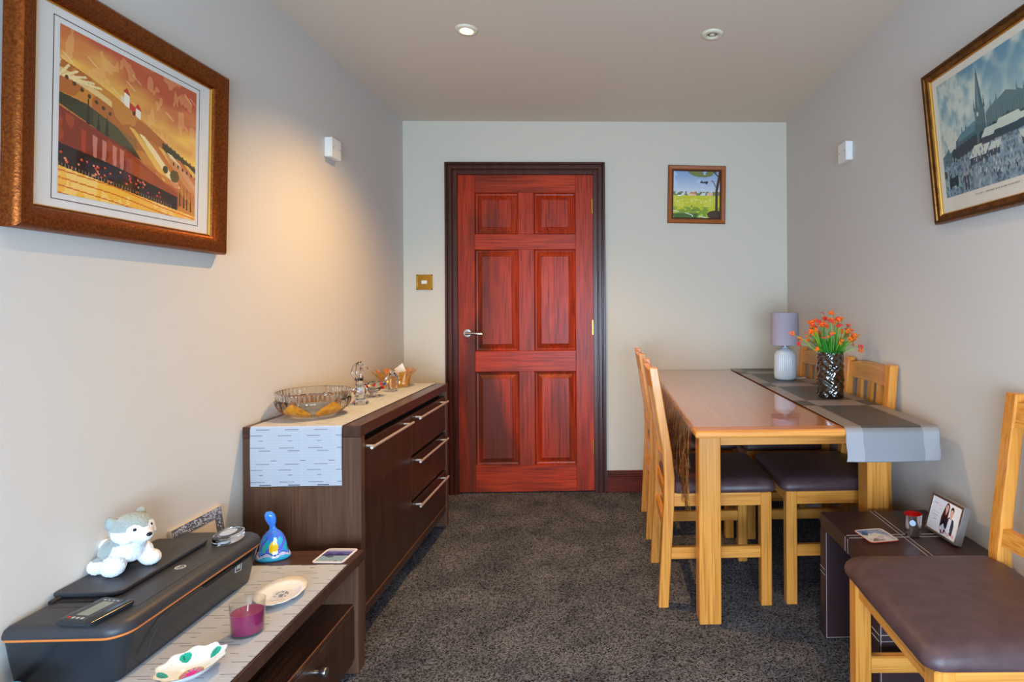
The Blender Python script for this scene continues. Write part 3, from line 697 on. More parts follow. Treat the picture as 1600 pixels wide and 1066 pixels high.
# runner on the table
def table_runner():
    nx, ny = 100, 560; RX0, RX1 = .778, 1.089; L0 = .105; YF = TY0-.003; L = L0+(TY1-.002-YF)
    th = .0015
    def pos(U, V):
        s = V*L; r = .028; x = RX0+U*(RX1-RX0)
        arc = r*PI/2; y = np.where(s < L0-arc/2, YF-.004, 0.); z = np.where(s < L0-arc/2, .764-r-(L0-arc/2-s), 0.)
        a = np.clip((s-(L0-arc/2))/arc, 0, 1)*PI/2
        onr = (s >= L0-arc/2) & (s < L0+arc/2)
        y = np.where(onr, YF-.004+r-r*np.cos(a), y); z = np.where(onr, .764-r+r*np.sin(a), z)
        top = s >= L0+arc/2; y = np.where(top, YF-.004+r+(s-L0-arc/2), y); z = np.where(top, .764, z)
        bow = np.clip((L0-s)/L0, 0, 1); y = y-.012*bow*np.sin(U*PI*.9+.2); x = x+.004*bow*np.sin(s*60)
        return x, np.minimum(y, YB-.005), z
    u = (np.arange(nx)+.5)/nx; v = (np.arange(ny)+.5)/ny; U, V = np.meshgrid(u, v); Y = YF+V*L-L0
    border = (U < .18) | (U > .82); stripe = np.zeros_like(U, bool)
    for a in (2.205, 2.73, 3.245): stripe |= (Y > a) & (Y < a+.12)
    dark = np.array((78, 74, 72))/255; light = np.array((150, 138, 132))/255
    d = (border & stripe) | (~border & ~stripe); img = np.where(d[..., None], dark, light); img = img*(1+.06*(rng.rand(ny, nx, 1)-.5))
    hang = (Y < YF+.004); img = np.where(hang[..., None]*1., np.where(border[..., None], np.array((152, 152, 156))/255, np.array((128, 130, 134))/255), img)  # hanging end coloured silvery: grazing reflection painted into the weave
    o = grid('table_runner', nx, ny, pos, img, 'vc_vinyl')
    md = o.modifiers.new('thickness', 'SOLIDIFY'); md.thickness = .0012; md.offset = 0
    tag(o, 'grey checked woven table runner along the wall side of the dining table', 'table runner')
table_runner()
# lamp
lp = thing('table_lamp', 'small table lamp with lilac-grey drum shade and ribbed pale ceramic base', 'lamp', (.955, 2.985, .7655))
fl = lambda a, z: 1+(.036*math.cos(36*a) if .01 < z < .135 else 0)
obj('base', lathe([(.045, 0), (.052, .004), (.055, .014), (.0555, .03), (.0555, .08), (.055, .125), (.051, .143), (.040, .158), (.026, .166), (.018, .172), (.017, .178)], 144, rad=fl, capt=True), 'lamp_ceramic', lp, smooth=True)
obj('neck', lathe([(.019, .176), (.019, .186), (.015, .189), (.012, .2)], 32, capt=True), 'lamp_neck', lp, smooth='auto')
bm = lathe([(.0735, .187), (.0705, .357)], 64, capb=False); add_lathe(bm, [(.0725, .188), (.0695, .356)], 64, capb=False); obj('lamp_shade', bm, 'lamp_shade', lp, smooth=True)
for z, r in ((.188, .0735), (.356, .0708)): obj('shade_trim', lathe([(r+.0006, z-.003), (r+.001, z), (r-.0014, z+.001), (r-.0014, z-.003)], 64, capb=False), 'lamp_shade', lp, smooth=True)
obj('bulb', add_ball(B(), (0, 0, .245), (.025, .025, .032)), 'white_plastic', lp, smooth=True)
obj('cord', tube([(.05, .0, .006), (.075, -.02, .008), (.09, -.04, .014), (.105, -.02, .008), (.12, .0, -.002), (.155, 0, -.004), (.178, 0, -.015), (.183, 0, -.2)], .0025, 6), 'cable', lp, smooth=True)
# vase
vs = thing('glass_vase', 'dark textured glass vase full of orange flowers on the table runner', 'vase', (.966, 2.405, .765))
def vr(a, z): return 1+.034*math.sin(5*a+z*97+2*math.sin(3*a+z*41))+.034*math.sin(11*a-z*143+2.3*math.sin(2*a-z*77))+.025*math.sin(8*a+z*231)
obj('body', lathe([(.048, 0), (.053, .006)]+[(.054, .006+.19*i/40) for i in range(1, 41)]+[(.051, .198), (.048, .196)]+[(.048, .19-.17*i/30) for i in range(31)], 96, rad=vr), 'smoke_glass', vs, smooth='auto')
def flowers():
    r = random.Random(5); n = 0
    heads = []; pet = [B(), B(), B()]; stems = [B(), B()]
    vx, vy, vz = vs.location
    # blade leaves
    lv = B()
    for k in range(70):
        a = r.random()*2*PI; s = r.random(); rad = .015+.06*s; h = .235+.055*r.random()-.03*s
        base = Vector((math.cos(a)*.02, math.sin(a)*.02, .02)); mid = Vector((math.cos(a)*.035, math.sin(a)*.035, .17)); tip = Vector((math.cos(a)*rad*1.25, math.sin(a)*rad*1.25, h))
        d = Vector((-math.sin(a), math.cos(a), 0)).lerp(Vector((1, 0, 0)), .4).normalized()*(.0032+.002*r.random())
        pts = [base, mid, mid.lerp(tip, .5)+Vector((0, 0, .008)), tip]
        L = [lv.verts.new(p-d*(1 if i < 3 else .1)) for i, p in enumerate(pts)]; R = [lv.verts.new(p+d*(1 if i < 3 else .1)) for i, p in enumerate(pts)]
        for i in range(3): lv.faces.new((L[i], R[i], R[i+1], L[i+1]))
    o = obj('leaf_blades', lv, 'leaf_dark', vs); o['kind'] = 'stuff'
    for k in range(92):
        a = r.random()*2*PI; s = math.sqrt(r.random()); R_ = .135*s; h = .375-.13*s*s-.05*r.random()
        if k == 0: a, R_, h = PI*1.03, .17, .275
        tip = Vector((math.cos(a)*R_, math.sin(a)*R_*.8, h)); base = Vector((math.cos(a)*.02, math.sin(a)*.02, .05)); mid = Vector((math.cos(a)*(.03+.1*R_), math.sin(a)*(.03+.1*R_), .185))
        m2 = mid.lerp(tip, .55)+Vector((0, 0, .012))
        sb = B(); add_tube(sb, [base, mid, m2, tip], [.0016, .0014, .0012, .001], 5)
        st = obj('flower_stem', sb, 'stem_lime' if k % 3 == 0 else 'stem_green', vs, smooth=True)
        big = r.random() < .5; rr = .0092 if big else .0058; cidx = r.choice(('petal_orange', 'petal_orange', 'petal_red', 'petal_pink')) if not big else r.choice(('petal_orange', 'petal_orange', 'petal_red'))
        hb = B()
        for j in range(9 if big else 5):
            dd = Vector((r.uniform(-1, 1), r.uniform(-1, 1), r.uniform(-.6, 1))).normalized()*rr*.9
            add_ball(hb, tip+dd, (rr*.55, rr*.55, rr*.5), 1)
        obj('blossom', hb, cidx, st, smooth=True)
flowers()

# ---------------------------------------------------------------- leather side table
lt = thing('side_table', 'low dark brown leather side table with cream stitching by the right wall', 'table', (.95, 1.77, 0))
LX0, LX1, LY0, LY1, LZ = .757, 1.14, 1.55, 1.985, .428
obj('top', box(LX0, LX1, LY0, LY1, LZ-.052, LZ, bev=.006, seg=2), 'table_leather', lt, world=True)
obj('end_panel', box(LX0, LX1, LY1-.047, LY1, 0, LZ-.052, bev=.004), 'table_leather', lt, world=True)
obj('end_panel', box(LX0, LX1, LY0, LY0+.047, 0, LZ-.052, bev=.004), 'table_leather', lt, world=True)
def stitches(segs):
    bm = B()
    for p, q in segs:
        p, q = Vector(p), Vector(q); n = max(2, int((q-p).length/.006)); 
        for i in range(n):
            a = p.lerp(q, i/n); b = p.lerp(q, (i+.78)/n); add_tube(bm, [a, b], .0011, 4)
    return bm
sg = []
for x in (.935, .95): sg.append(((x, LY0+.004, LZ+.0006), (x, LY1-.004, LZ+.0006)))
for y in (1.752, 1.772):
    sg.append(((LX0+.004, y, LZ+.0006), (LX1-.004, y, LZ+.0006))); sg.append(((LX0-.0006, y, LZ-.003), (LX0-.0006, y, LZ-.05)))
for z in (.222, .24):
    for y0 in (LY1-.047, LY0): sg.append(((LX0-.0006, y0+.002, z), (LX0-.0006, y0+.045, z)))
    sg.append(((LX0+.003, LY0-.0006, z), (LX1-.003, LY0-.0006, z)))
ye = LY1-.0476
sg += [((LX0+.004, ye, .006), (LX0+.004, ye, LZ-.056)), ((LX0+.004, ye, .006), (LX1-.01, ye, .006)), ((LX0+.004, LY0-.0006, .006), (LX0+.004, LY0-.0006, LZ-.056))]
o = obj('stitching', stitches(sg), 'thread', lt, world=True); o['kind'] = 'stuff'
# coaster helper
def paint_coaster(kind):
    c = Cv(60, 60, (240, 238, 236)); X, Y = c.X, c.Y; n = c.noise(6, 4, 40+kind)
    ins = (np.abs(X-.5) < .43) & (np.abs(Y-.5) < .43)
    if kind == 0:
        c.put(ins*1., (96, 150, 210)); c.poly([(.07, .07), (.07, .55), (.25, .75), (.4, .6), (.55, .7), (.93, .35), (.93, .07)], (228, 228, 234)); c.poly([(.1, .07), (.3, .3), (.6, .07)], (90, 100, 120)); c.put(((n > .6) & ins)*1., (170, 180, 204), .6); c.poly([(.07, .6), (.2, .85), (.35, .7), (.2, .5)], (50, 92, 140))
        c.put((~ins)*1., (240, 238, 236))
    else:
        c.put(ins*1., (92, 96, 170)); c.put((ins & (Y < .5))*1., (140, 170, 190)); c.put((ins & (Y < .5) & (n > .55))*1., (60, 84, 96), .8); c.poly([(.07, .5), (.25, .66), (.4, .58), (.6, .68), (.8, .56), (.93, .6), (.93, .48), (.07, .45)], (58, 56, 110)); c.put((ins & (Y > .78))*1., (176, 178, 214))
    return c.a
def coaster(label, loc, rot, kind, s=.049, edge=(226, 90, 70)):
    t = thing('coaster', label, 'coaster', loc, rot)
    mat('coaster_edge_%d' % kind, edge, .5)
    bm = add_stack(B(), [(s-.001, s-.001, .01, 0), (s, s, .011, .001), (s, s, .011, .003)]); obj('board', bm, 'coaster_edge_%d' % kind, t)
    a = paint_coaster(kind)
    def pos(U, V):
        x = (U*2-1); y = (V*2-1); k = s-.0004; r = .22   # squircle corners
        f = 1-r*.29*np.clip((np.abs(x)+np.abs(y)-1.72)/.28, 0, 1); return x*k*f, y*k*f, np.full_like(U, .0034)
    grid('face', 60, 60, pos, a, 'vc_gloss', t)
coaster('white-rimmed coaster with a snowy mountain picture on the leather table', (.852, 1.762, LZ+.001), math.radians(8), 0)
# votive candle holder
vt = thing('votive_holder', 'silver mirrored votive glass with bright red inside on leather table', 'candle holder', (.972, 1.765, LZ+.001), .35)
def vs_prof(): return [(.028, 0), (.031, .003), (.033, .03), (.034, .07)]
obj('glass_cup', lathe([(.024, 0), (.027, .003), (.028, .03), (.030, .068)], 40, ey=.8), 'mirror_silver', vt, smooth=True)
obj('red_lining', lathe([(.0296, .068), (.0292, .0685), (.026, .03), (.02, .012), (.001, .012)], 40, ey=.8, capb=False), 'red_inside', vt, smooth=True)
bm = lathe([(.009, 0), (.009, .0008)], 24, capt=True); bmesh.ops.transform(bm, matrix=Matrix.Translation((-.0205, -.0175, .047)) @ Matrix.Rotation(math.radians(-44), 4, 'Z') @ Matrix.Rotation(PI/2, 4, 'X'), verts=bm.verts[:])
obj('label', bm, 'white_label', vt)
# photo frame: acrylic block with a picture of a couple
def paint_couple():
    c = Cv(190, 120, (236, 236, 238)); X, Y = c.X, c.Y
    r = np.random.RandomState(3)
    for (x0, x1, y, col) in ((.08, .2, .82, (214, 110, 130)), (.26, .34, .8, (220, 130, 140)), (.30, .36, .7, (220, 150, 160)), (.08, .32, .55, (222, 120, 160)), (.1, .3, .46, (150, 150, 156)), (.12, .28, .40, (150, 150, 156)), (.14, .26, .34, (150, 150, 156))):
        c.put(((X > x0) & (X < x1) & (np.abs(Y-y) < .012) & (r.rand(1, 190) > .3))*1., col, .8)
    c.poly([(.42, .16), (.40, .5), (.46, .82), (.50, .96), (.56, .98), (.61, .9), (.62, .5), (.60, .2)], (74, 36, 30)); c.poly([(.44, .2), (.46, .58), (.60, .56), (.60, .05), (.5, .02)], (24, 22, 30))
    c.ell(.535, .80, .045, .12, (232, 190, 170)); c.ell(.515, .83, .01, .012, (50, 30, 30)); c.ell(.55, .83, .01, .012, (50, 30, 30)); c.line([(.52, .745), (.55, .745)], .008, (190, 60, 60)); c.poly([(.52, .62), (.55, .62), (.56, .7), (.51, .7)], (228, 184, 164))
    c.poly([(.60, .1), (.60, .5), (.66, .6), (.82, .56), (.86, .4), (.86, .1)], (40, 44, 62)); c.poly([(.64, .12), (.66, .56), (.76, .56), (.76, .1)], (226, 232, 244)); c.ell(.715, .80, .058, .12, (44, 30, 26)); c.ell(.715, .72, .05, .13, (226, 180, 158)); c.poly([(.665, .80), (.67, .88), (.76, .88), (.765, .80), (.74, .83), (.69, .83)], (44, 30, 26)); c.ell(.70, .75, .008, .01, (40, 28, 26)); c.ell(.735, .75, .008, .01, (40, 28, 26)); c.line([(.695, .665), (.73, .665)], .008, (180, 70, 66)); c.poly([(.69, .54), (.74, .54), (.74, .62), (.69, .62)], (220, 172, 150))
    for x, y in ((.46, .14), (.55, .1), (.66, .12), (.76, .1), (.9, .12)): c.ell(x, y, .032, .05, (232, 160, 176)); c.ell(x, y+.02, .018, .03, (244, 204, 210))
    for x0 in (.42, .6): c.poly([(x0, .18), (x0+.1, .34), (x0+.18, .2), (x0+.12, .1)], (234, 236, 246), .85)
    return c.a
PFW, PFH = .146, .116
pf = thing('photo_frame', 'silver photo frame with a picture of a couple on the leather table', 'photo frame', (1.042, 1.738, LZ+.001), math.radians(-87))
tl = Matrix.Rotation(math.radians(-16), 4, 'X')
def tilt(o): o.rotation_euler = (math.radians(-16), 0, 0); o.location.z = .0072; return o
tilt(obj('frame', box(-PFW/2, PFW/2, 0, .022, 0, PFH, bev=.001), 'silver_plastic', pf))
tilt(obj('front_border', add_box(add_box(add_box(box(-PFW/2, PFW/2, -.002, 0, 0, .007), -PFW/2, PFW/2, -.002, 0, PFH-.007, PFH), -PFW/2, -PFW/2+.006, -.002, 0, .007, PFH-.007), PFW/2-.006, PFW/2, -.002, 0, .007, PFH-.007), 'satin_chrome', pf))
a = paint_couple(); tilt(grid('photo', 190, 120, lambda U, V: (-PFW/2+.006+U*(PFW-.012), np.full_like(U, -.0008), .007+V*(PFH-.014)), a, 'vc_gloss', pf))

# ---------------------------------------------------------------- sideboard
SX0, SX1, SY0, SY1, SH = XL+.004, -.85, 1.972, 3.045, .755
sbd = thing('sideboard', 'dark walnut sideboard with a door and three drawers against the left wall', 'sideboard', ((SX0+SX1)/2, (SY0+SY1)/2, 0))
k = dict(world=True)
obj('worktop', box(SX0, SX1, SY0, SY1, SH-.038, SH, bev=.0015), 'walnut_y', sbd, **k)
obj('side_panel', box(SX0, SX1, SY0+.001, SY0+.033, 0, SH-.039, bev=.0012), 'walnut_z', sbd, **k)
obj('side_panel', box(SX0, SX1, SY1-.033, SY1-.001, 0, SH-.039, bev=.0012), 'walnut_z', sbd, **k)
obj('back_panel', box(SX0+.002, SX0+.012, SY0+.033, SY1-.033, .08, SH-.039), 'walnut_y', sbd, **k)
obj('carcass', box(SX0+.012, SX1-.04, SY0+.033, SY1-.033, .09, SH-.039), 'black_gap', sbd, **k)
obj('bottom_rail', box(SX1-.036, SX1-.004, SY0+.033, SY1-.033, .078, .113, bev=.001), 'walnut_y', sbd, **k)
obj('rail_edge', box(SX1-.030, SX1-.0035, SY0+.033, SY1-.033, .1125, .1145), 'walnut_edge', sbd, **k)
def bar_handle(parent, y0, y1, z, x):
    bm = tube([(x+.03, y0, z), (x+.03, y1, z)], .0055, 10)
    for y in (y0+.03, y1-.03): add_tube(bm, [(x, y, z), (x+.03, y, z)], .0045, 8)
    return obj('handle', bm, 'handle_steel', parent, smooth='auto', world=False)
YD = 2.49
dr = obj('door', box(SX1-.024, SX1-.004, SY0+.036, YD-.002, .117, SH-.062, bev=.0015), 'walnut_front', sbd, **k)
h = bar_handle(dr, 2.0, 2.43, .672, SX1-.004); h.location = -sbd.location
for a, b in ((.513, SH-.062), (.316, .5), (.117, .303)):
    dr = obj('drawer', box(SX1-.024, SX1-.004, YD+.002, SY1-.036, a, b, bev=.0015), 'walnut_front', sbd, **k)
    h = bar_handle(dr, 2.515, 2.955, b-.02, SX1-.004); h.location = -sbd.location
# woven runner pattern
def weave(nx, ny, W, L, hang=0):
    u = (np.arange(nx)+.5)/nx*W; v = (np.arange(ny)+.5)/ny*L; U, V = np.meshgrid(u, v)
    img = np.ones((ny, nx, 3))*np.array((182, 186, 194))/255
    img *= (1-.05*((V*1000).astype(int) % 5 < 2))[..., None]; img *= (1-.03*((U*1000).astype(int) % 6 < 1))[..., None]
    P = .118; per = .098; rows = ((0, .03, .04), (.011, .0, .05), (.035, .03, .014), (.053, -.004, .046), (.073, .02, .046), (.085, .07, .02))
    for (dv, du, ln) in rows:
        m = (np.abs((V % P)-dv-.004) < .0011) & (((U-du) % per) < ln); img[m] = np.array((104, 104, 114))/255
    edge = (U < .002) | (U > W-.002); img[edge] *= .93
    return img
def draped_runner(name, x0, x1, yn, yf, ztop, drop, label, nx, ny):
    L = drop+(yf-yn); r = .006
    def pos(U, V):
        s = V*L; x = x0+U*(x1-x0); y = np.where(s < drop, yn-.003+.003*np.clip(1-(drop-s)/.01, 0, 1), yn+(s-drop)); z = np.where(s < drop, ztop-(drop-s), ztop)
        y = np.where((s < drop), y-.002*np.sin(np.clip((drop-s)/max(drop, .01), 0, 1)*PI), y); return x, y, z
    o = grid(name, nx, ny, pos, weave(nx, ny, x1-x0, L), 'vc_cloth'); md = o.modifiers.new('thickness', 'SOLIDIFY'); md.thickness = .001; md.offset = 1
    tag(o, label, 'table runner')
draped_runner('sideboard_runner', -1.222, -.912, SY0-.001, SY1-.004, SH+.0015, .205, 'pale woven runner on the sideboard, hanging over its near end', 155, 640)

# ---------------------------------------------------------------- things on the sideboard
ZS = SH+.003
# cut glass bowl
bw = thing('cut_glass_bowl', 'large clear and amber cut-glass bowl nearest on the sideboard', 'bowl', (-1.108, 2.168, ZS))
def body_r(z):  # outer profile
    pts = ((0, .055), (.004, .075), (.014, .098), (.03, .117), (.045, .125), (.06, .1275), (.066, .124), (.078, .126), (.092, .128))
    for (a, ra), (b, rb) in zip(pts[:-1], pts[1:]):
        if a <= z <= b: return ra+(rb-ra)*(z-a)/(b-a)
    return pts[-1][1]
rib = lambda a, z: 1+(.014*math.cos(48*a) if z > .063 else .010*math.cos(24*a))
zz = [0, .004, .009, .014, .022, .03, .038, .045, .053, .06, .063, .066, .072, .078, .085, .092]
obj('glass_wall', lathe([(body_r(z), z) for z in zz]+[(.1265, .0945), (.1235, .094), (.1225, .09), (.121, .062), (.113, .036), (.09, .018), (.05, .0065), (.001, .006)], 192, rad=rib), 'solid_crystal', bw, smooth='auto')
bm = B()  # amber fans: 6 pointed panels around the lower wall
for p in range(6):
    n = 22; m_ = 9; rows = []
    for i in range(n+1):
        q = (i/n)*2-1; a = 2*PI*(p+.42)/6+q*PI/6*.93; zt = .010+.052*(1-abs(q))**.6+.0005
        rows.append([bm.verts.new(((body_r(zq)+.0016)*math.cos(a), (body_r(zq)+.0016)*math.sin(a), zq)) for zq in [.004+(zt-.004)*j/m_ for j in range(m_+1)]])
    for i in range(n):
        for j in range(m_): bm.faces.new((rows[i][j], rows[i+1][j], rows[i+1][j+1], rows[i][j+1]))
obj('amber_panel', bm, 'amber_paint', bw, smooth=True)
bm = B()
for p in range(6):
    a = 2*PI*(p+.42)/6; z = .026; r = body_r(z)+.003
    t_ = bmesh.new(); bmesh.ops.create_icosphere(t_, subdivisions=2, radius=1)
    merge(bm, t_, Matrix.Translation((r*math.cos(a), r*math.sin(a), z)) @ Matrix.Rotation(a, 4, 'Z') @ Matrix.Rotation(-.5, 4, 'Y') @ Matrix.Diagonal((.002, .016, .013, 1)))
    for s in (-1, 1):
        add_tube(bm, [((body_r(z_)+.003)*math.cos(a+s*w_), (body_r(z_)+.003)*math.sin(a+s*w_), z_) for w_, z_ in ((0, .060), (.17, .044), (.34, .026), (.48, .010))], .0022, 6)
obj('cut_facets', bm, 'crystal_thin', bw, smooth='auto')
# crystal bird
bd = thing('glass_bird', 'tall clear crystal bird figurine between the glass bowls', 'figurine', (-1.035, 2.40, ZS), -.2)
obj('pedestal', lathe([(.030, 0), (.034, .004), (.030, .012), (.020, .02), (.018, .03), (.026, .045), (.028, .06), (.020, .075), (.012, .085)], 10, capt=True), 'solid_crystal', bd)
obj('body', tube([(-.012, 0, .075), (-.005, 0, .095), (.002, 0, .115), (.006, 0, .135), (.004, 0, .152)], [.009, .014, .012, .008, .006], 12), 'solid_crystal', bd, smooth=True)
obj('beak', tube([(.004, 0, .152), (.014, 0, .165), (.028, 0, .162), (.036, 0, .148)], [.007, .007, .004, .0015], 10), 'solid_crystal', bd, smooth=True)
for s in (-1, 1): obj('wing', tube([(-.01, s*.012, .10), (-.028, s*.016, .13), (-.022, s*.012, .16), (.0, s*.008, .178)], [.004, .007, .005, .0015], 8), 'solid_crystal', bd, smooth=True)
# coloured glass dish
cd_ = thing('spotted_glass_dish', 'small footed glass dish with red and blue spots', 'bowl', (-1.063, 2.60, ZS))
obj('dish', lathe([(.028, 0), (.03, .003), (.012, .01), (.016, .018), (.035, .032), (.050, .055), (.062, .072), (.060, .073), (.047, .056), (.03, .036), (.002, .024)], 40), 'solid_crystal', cd_, smooth='auto')
for i in range(16):
    a = i*2.4; q = .25+.7*((i*.37) % 1); z = .03+q*.036; r = .035+.024*q+.0015
    bm = add_ball(B(), (r*math.cos(a), r*math.sin(a), z), (.0075, .0075, .007), 1); obj('glass_spot', bm, ('glass_red', 'glass_blue', 'glass_yellow')[i % 3] if i % 5 else 'glass_red', cd_, smooth=True)
# crystal egg ornament
eg = thing('crystal_egg', 'small clear crystal egg ornament in front of the amber bowl', 'ornament', (-1.034, 2.755, ZS))
obj('egg', lathe([(.002, .008), (.016, .010), (.028, .022), (.034, .042), (.032, .062), (.022, .080), (.012, .089)], 9, capt=True), 'solid_crystal', eg)
obj('stopper', lathe([(.010, .088), (.014, .094), (.013, .102), (.008, .106)], 8, capt=True), 'solid_crystal', eg)
for i in range(4):
    a = PI/4+i*PI/2; obj('foot', add_ball(B(), (.018*math.cos(a), .018*math.sin(a), .007), (.006, .006, .0075), 1), 'solid_crystal', eg, smooth=True)
# amber striped bowl
ab = thing('amber_bowl', 'flared amber and clear striped glass bowl at the far end of the sideboard', 'bowl', (-1.085, 2.915, ZS))
sc_ = lambda a, z: 1+.03*math.cos(12*a)*(z/.085)
def ab_r(z): return .072+.008*(z/.05)**2 if z < .05 else .08+.030*((z-.05)/.035)**1.3
zs_ = [0, .01, .02, .03, .04, .05, .06, .07, .078, .085]
obj('bowl', lathe([(ab_r(z), z) for z in zs_]+[(.104, .083), (.08, .06), (.07, .04), (.062, .01), (.001, .01)], 96, rad=sc_), 'crystal_thin', ab, smooth='auto')
for p in range(12):
    bm = B(); rows = []
    for i in range(7):
        a = 2*PI*(p+.06+.62*i/6)/12
        rows.append([bm.verts.new(((ab_r(z)*sc_(a, z)+.002)*math.cos(a), (ab_r(z)*sc_(a, z)+.002)*math.sin(a), z)) for z in [.004+.079*j/10 for j in range(11)]])
    for i in range(6):
        for j in range(10): bm.faces.new((rows[i][j], rows[i+1][j], rows[i+1][j+1], rows[i][j+1]))
    obj('amber_stripe', bm, 'amber_paint', ab, smooth=True)
ts = B(); v = [ts.verts.new(p) for p in ((-.03, -.01, .012), (.03, .01, .012), (.036, .004, .08), (.022, .0, .122), (-.02, -.01, .085), (.0, .012, .04))]
ts.faces.new((v[0], v[1], v[5])); ts.faces.new((v[0], v[5], v[4])); ts.faces.new((v[5], v[1], v[2])); ts.faces.new((v[5], v[2], v[3])); ts.faces.new((v[5], v[3], v[4]))
o = obj('folded_paper', ts, 'tissue'); o.location = (-1.06, 2.90, ZS); md = o.modifiers.new('t', 'SOLIDIFY'); md.thickness = .004
tag(o, 'folded cream paper poking out of the amber striped bowl', 'paper')

# ---------------------------------------------------------------- low cabinet
CX0, CX1, CY0, CY1, CH = XL+.004, -.793, .55, 1.86, .375
cb = thing('tv_cabinet', 'low dark walnut cabinet with open shelf and drawer, holding the printer', 'cabinet', ((CX0+CX1)/2, (CY0+CY1)/2, 0))
obj('top', box(CX0, CX1, CY0, CY1, CH-.034, CH, bev=.0015), 'walnut_x', cb, **k)
obj('side_panel', box(CX0, CX1, CY1-.045, CY1-.001, 0, CH-.035, bev=.0012), 'walnut_z', cb, **k)
obj('side_panel', box(CX0, CX1, CY0+.001, CY0+.045, 0, CH-.035, bev=.0012), 'walnut_z', cb, **k)
obj('back_panel', box(CX0+.002, CX0+.012, CY0+.045, CY1-.045, .03, CH-.035), 'walnut_y', cb, **k)
obj('shelf', box(CX0+.012, CX1-.014, CY0+.045, CY1-.045, .205, .222), 'walnut_y', cb, **k)
obj('shelf_edge', box(CX1-.0145, CX1-.0125, CY0+.045, CY1-.045, .2195, .2225), 'walnut_edge', cb, **k)
obj('divider', box(CX0+.012, CX1-.016, 1.19, 1.21, .03, CH-.035), 'walnut_z', cb, **k)
obj('bottom_panel', box(CX0+.012, CX1-.02, CY0+.045, CY1-.045, .03, .045), 'walnut_y', cb, **k)
for a, b in ((CY0+.047, 1.2), (1.203, CY1-.047)):
    d_ = obj('drawer', box(CX1-.03, CX1-.012, a, b, .048, .203, bev=.0012), 'walnut_front', cb, **k)
    bm = lathe([(.006, 0), (.006, .012), (.010, .016), (.013, .03), (.012, .033)], 24, capt=True)
    bmesh.ops.transform(bm, matrix=Matrix.Translation((CX1-.012, (a+b)/2+.06, .165)) @ Matrix.Rotation(PI/2, 4, 'Y'), verts=bm.verts[:])
    kb = obj('knob', bm, 'satin_chrome', d_, smooth='auto'); kb.location = -cb.location
draped_runner('cabinet_runner', -1.225, -.797, .75, 1.752, CH+.0015, .001, 'pale grey woven runner lying on the low cabinet, partly under the printer', 210, 500)
ZC = CH+.003

# ---------------------------------------------------------------- printer
pn = thing('printer', 'black all-in-one printer with an orange trim line on the low cabinet', 'printer', (-1.120, 1.438, ZC))
PS = 1.
def at(rings, q=8, rear=1): return add_stack(B(), [(g[0], g[1]*PS)+tuple(g[2:]) for g in rings], q=q, rear=rear)
hx0, hy0 = .112, .225
PS = .99
obj('body', at([(.102, .230, .02, .002, -.014, 0), (.104, .234, .028, .01, -.012, 0), (.112, .241, .036, .06, -.009, 0), (.118, .247, .04, .098, -.004, 0), (.119, .248, .04, .103, -.003, 0)], rear=.2), 'printer_body', pn, smooth='auto')
obj('trim_line', at([(.1195, .2485, .041, .103, -.003, 0), (.1205, .2495, .041, .1045, -.003, 0), (.1205, .2495, .041, .109, -.003, 0)], rear=.2), 'printer_orange', pn, smooth='auto')
obj('lid', at([(.122, .251, .042, .109, -.003, 0), (.1225, .2515, .042, .112, -.003, 0), (.122, .251, .042, .118, -.003, 0), (.119, .249, .041, .126, -.004, 0), (.112, .245, .04, .132, -.006, 0), (.102, .238, .04, .1345, -.008, 0)], rear=.2), 'printer_top', pn, smooth='auto')
PS = 1.
obj('panel_seam', add_box(box(-.10, .09, -.172, -.1705, .1342, .1348), .0885, .09, -.172, .05, .1342, .1348), 'rubber', pn)
ft = obj('rear_tray', at([(.071, .148, .02, 0), (.073, .150, .022, .003), (.073, .150, .022, .008), (.071, .148, .02, .010)], rear=.35), 'printer_top', pn, smooth='auto'); ft.location = (-.058, .017, .137)
obj('hinge', tube([(-.112, -.155, .136), (-.112, -.135, .136)], .006, 10), 'rubber', pn, smooth='auto')
obj('tray_slot', box(-.10, .02, -.150, -.144, .1342, .137), 'rubber', pn)
# logo badge
bm = lathe([(.012, 0), (.012, .0006)], 28, ex=1, ey=1, capt=True); lg = obj('logo_badge', bm, 'label_grey', pn); lg.location = (.044, .014, .1346)
def text(parent, s, size, loc, rot, m, name='lettering'):
    cu = bpy.data.curves.new(name, 'FONT'); cu.body = s; cu.size = size; cu.extrude = .0002; cu.align_x = 'CENTER'; cu.align_y = 'CENTER'; cu.shear = .25
    o = bpy.data.objects.new(name, cu); COL.objects.link(o); dg = bpy.context.evaluated_depsgraph_get(); me = bpy.data.meshes.new_from_object(o.evaluated_get(dg)); bpy.data.objects.remove(o)
    me.name = name; me.materials.append(MATS[m]); ob = bpy.data.objects.new(name, me); COL.objects.link(ob); ob.location = loc; ob.rotation_euler = rot; ob.parent = parent; return ob
text(lg, 'hp', .018, (0, -.001, .001), (0, 0, PI/2), 'printer_body')
bm = frame_bm(.026, .024, [(0, 0), (0, .0008), (.0018, .0008), (.0018, 0)]); add_box(bm, -.006, .006, -.0006, 0, -.005, .006)
sq = obj('front_label', bm, 'label_grey', pn); sq.location = (.1095, .135, .078); sq.rotation_euler = (0, math.radians(9), PI/2)
obj('output_flap', tube([(.1065, -.17, .02), (.110, -.16, .055), (.1155, -.14, .088), (.1165, -.1, .094), (.1165, .1, .095)], .0012, 6), 'rubber', pn)
obj('paper_slot', box(.112, .1165, .0, .19, .088, .093), 'rubber', pn)
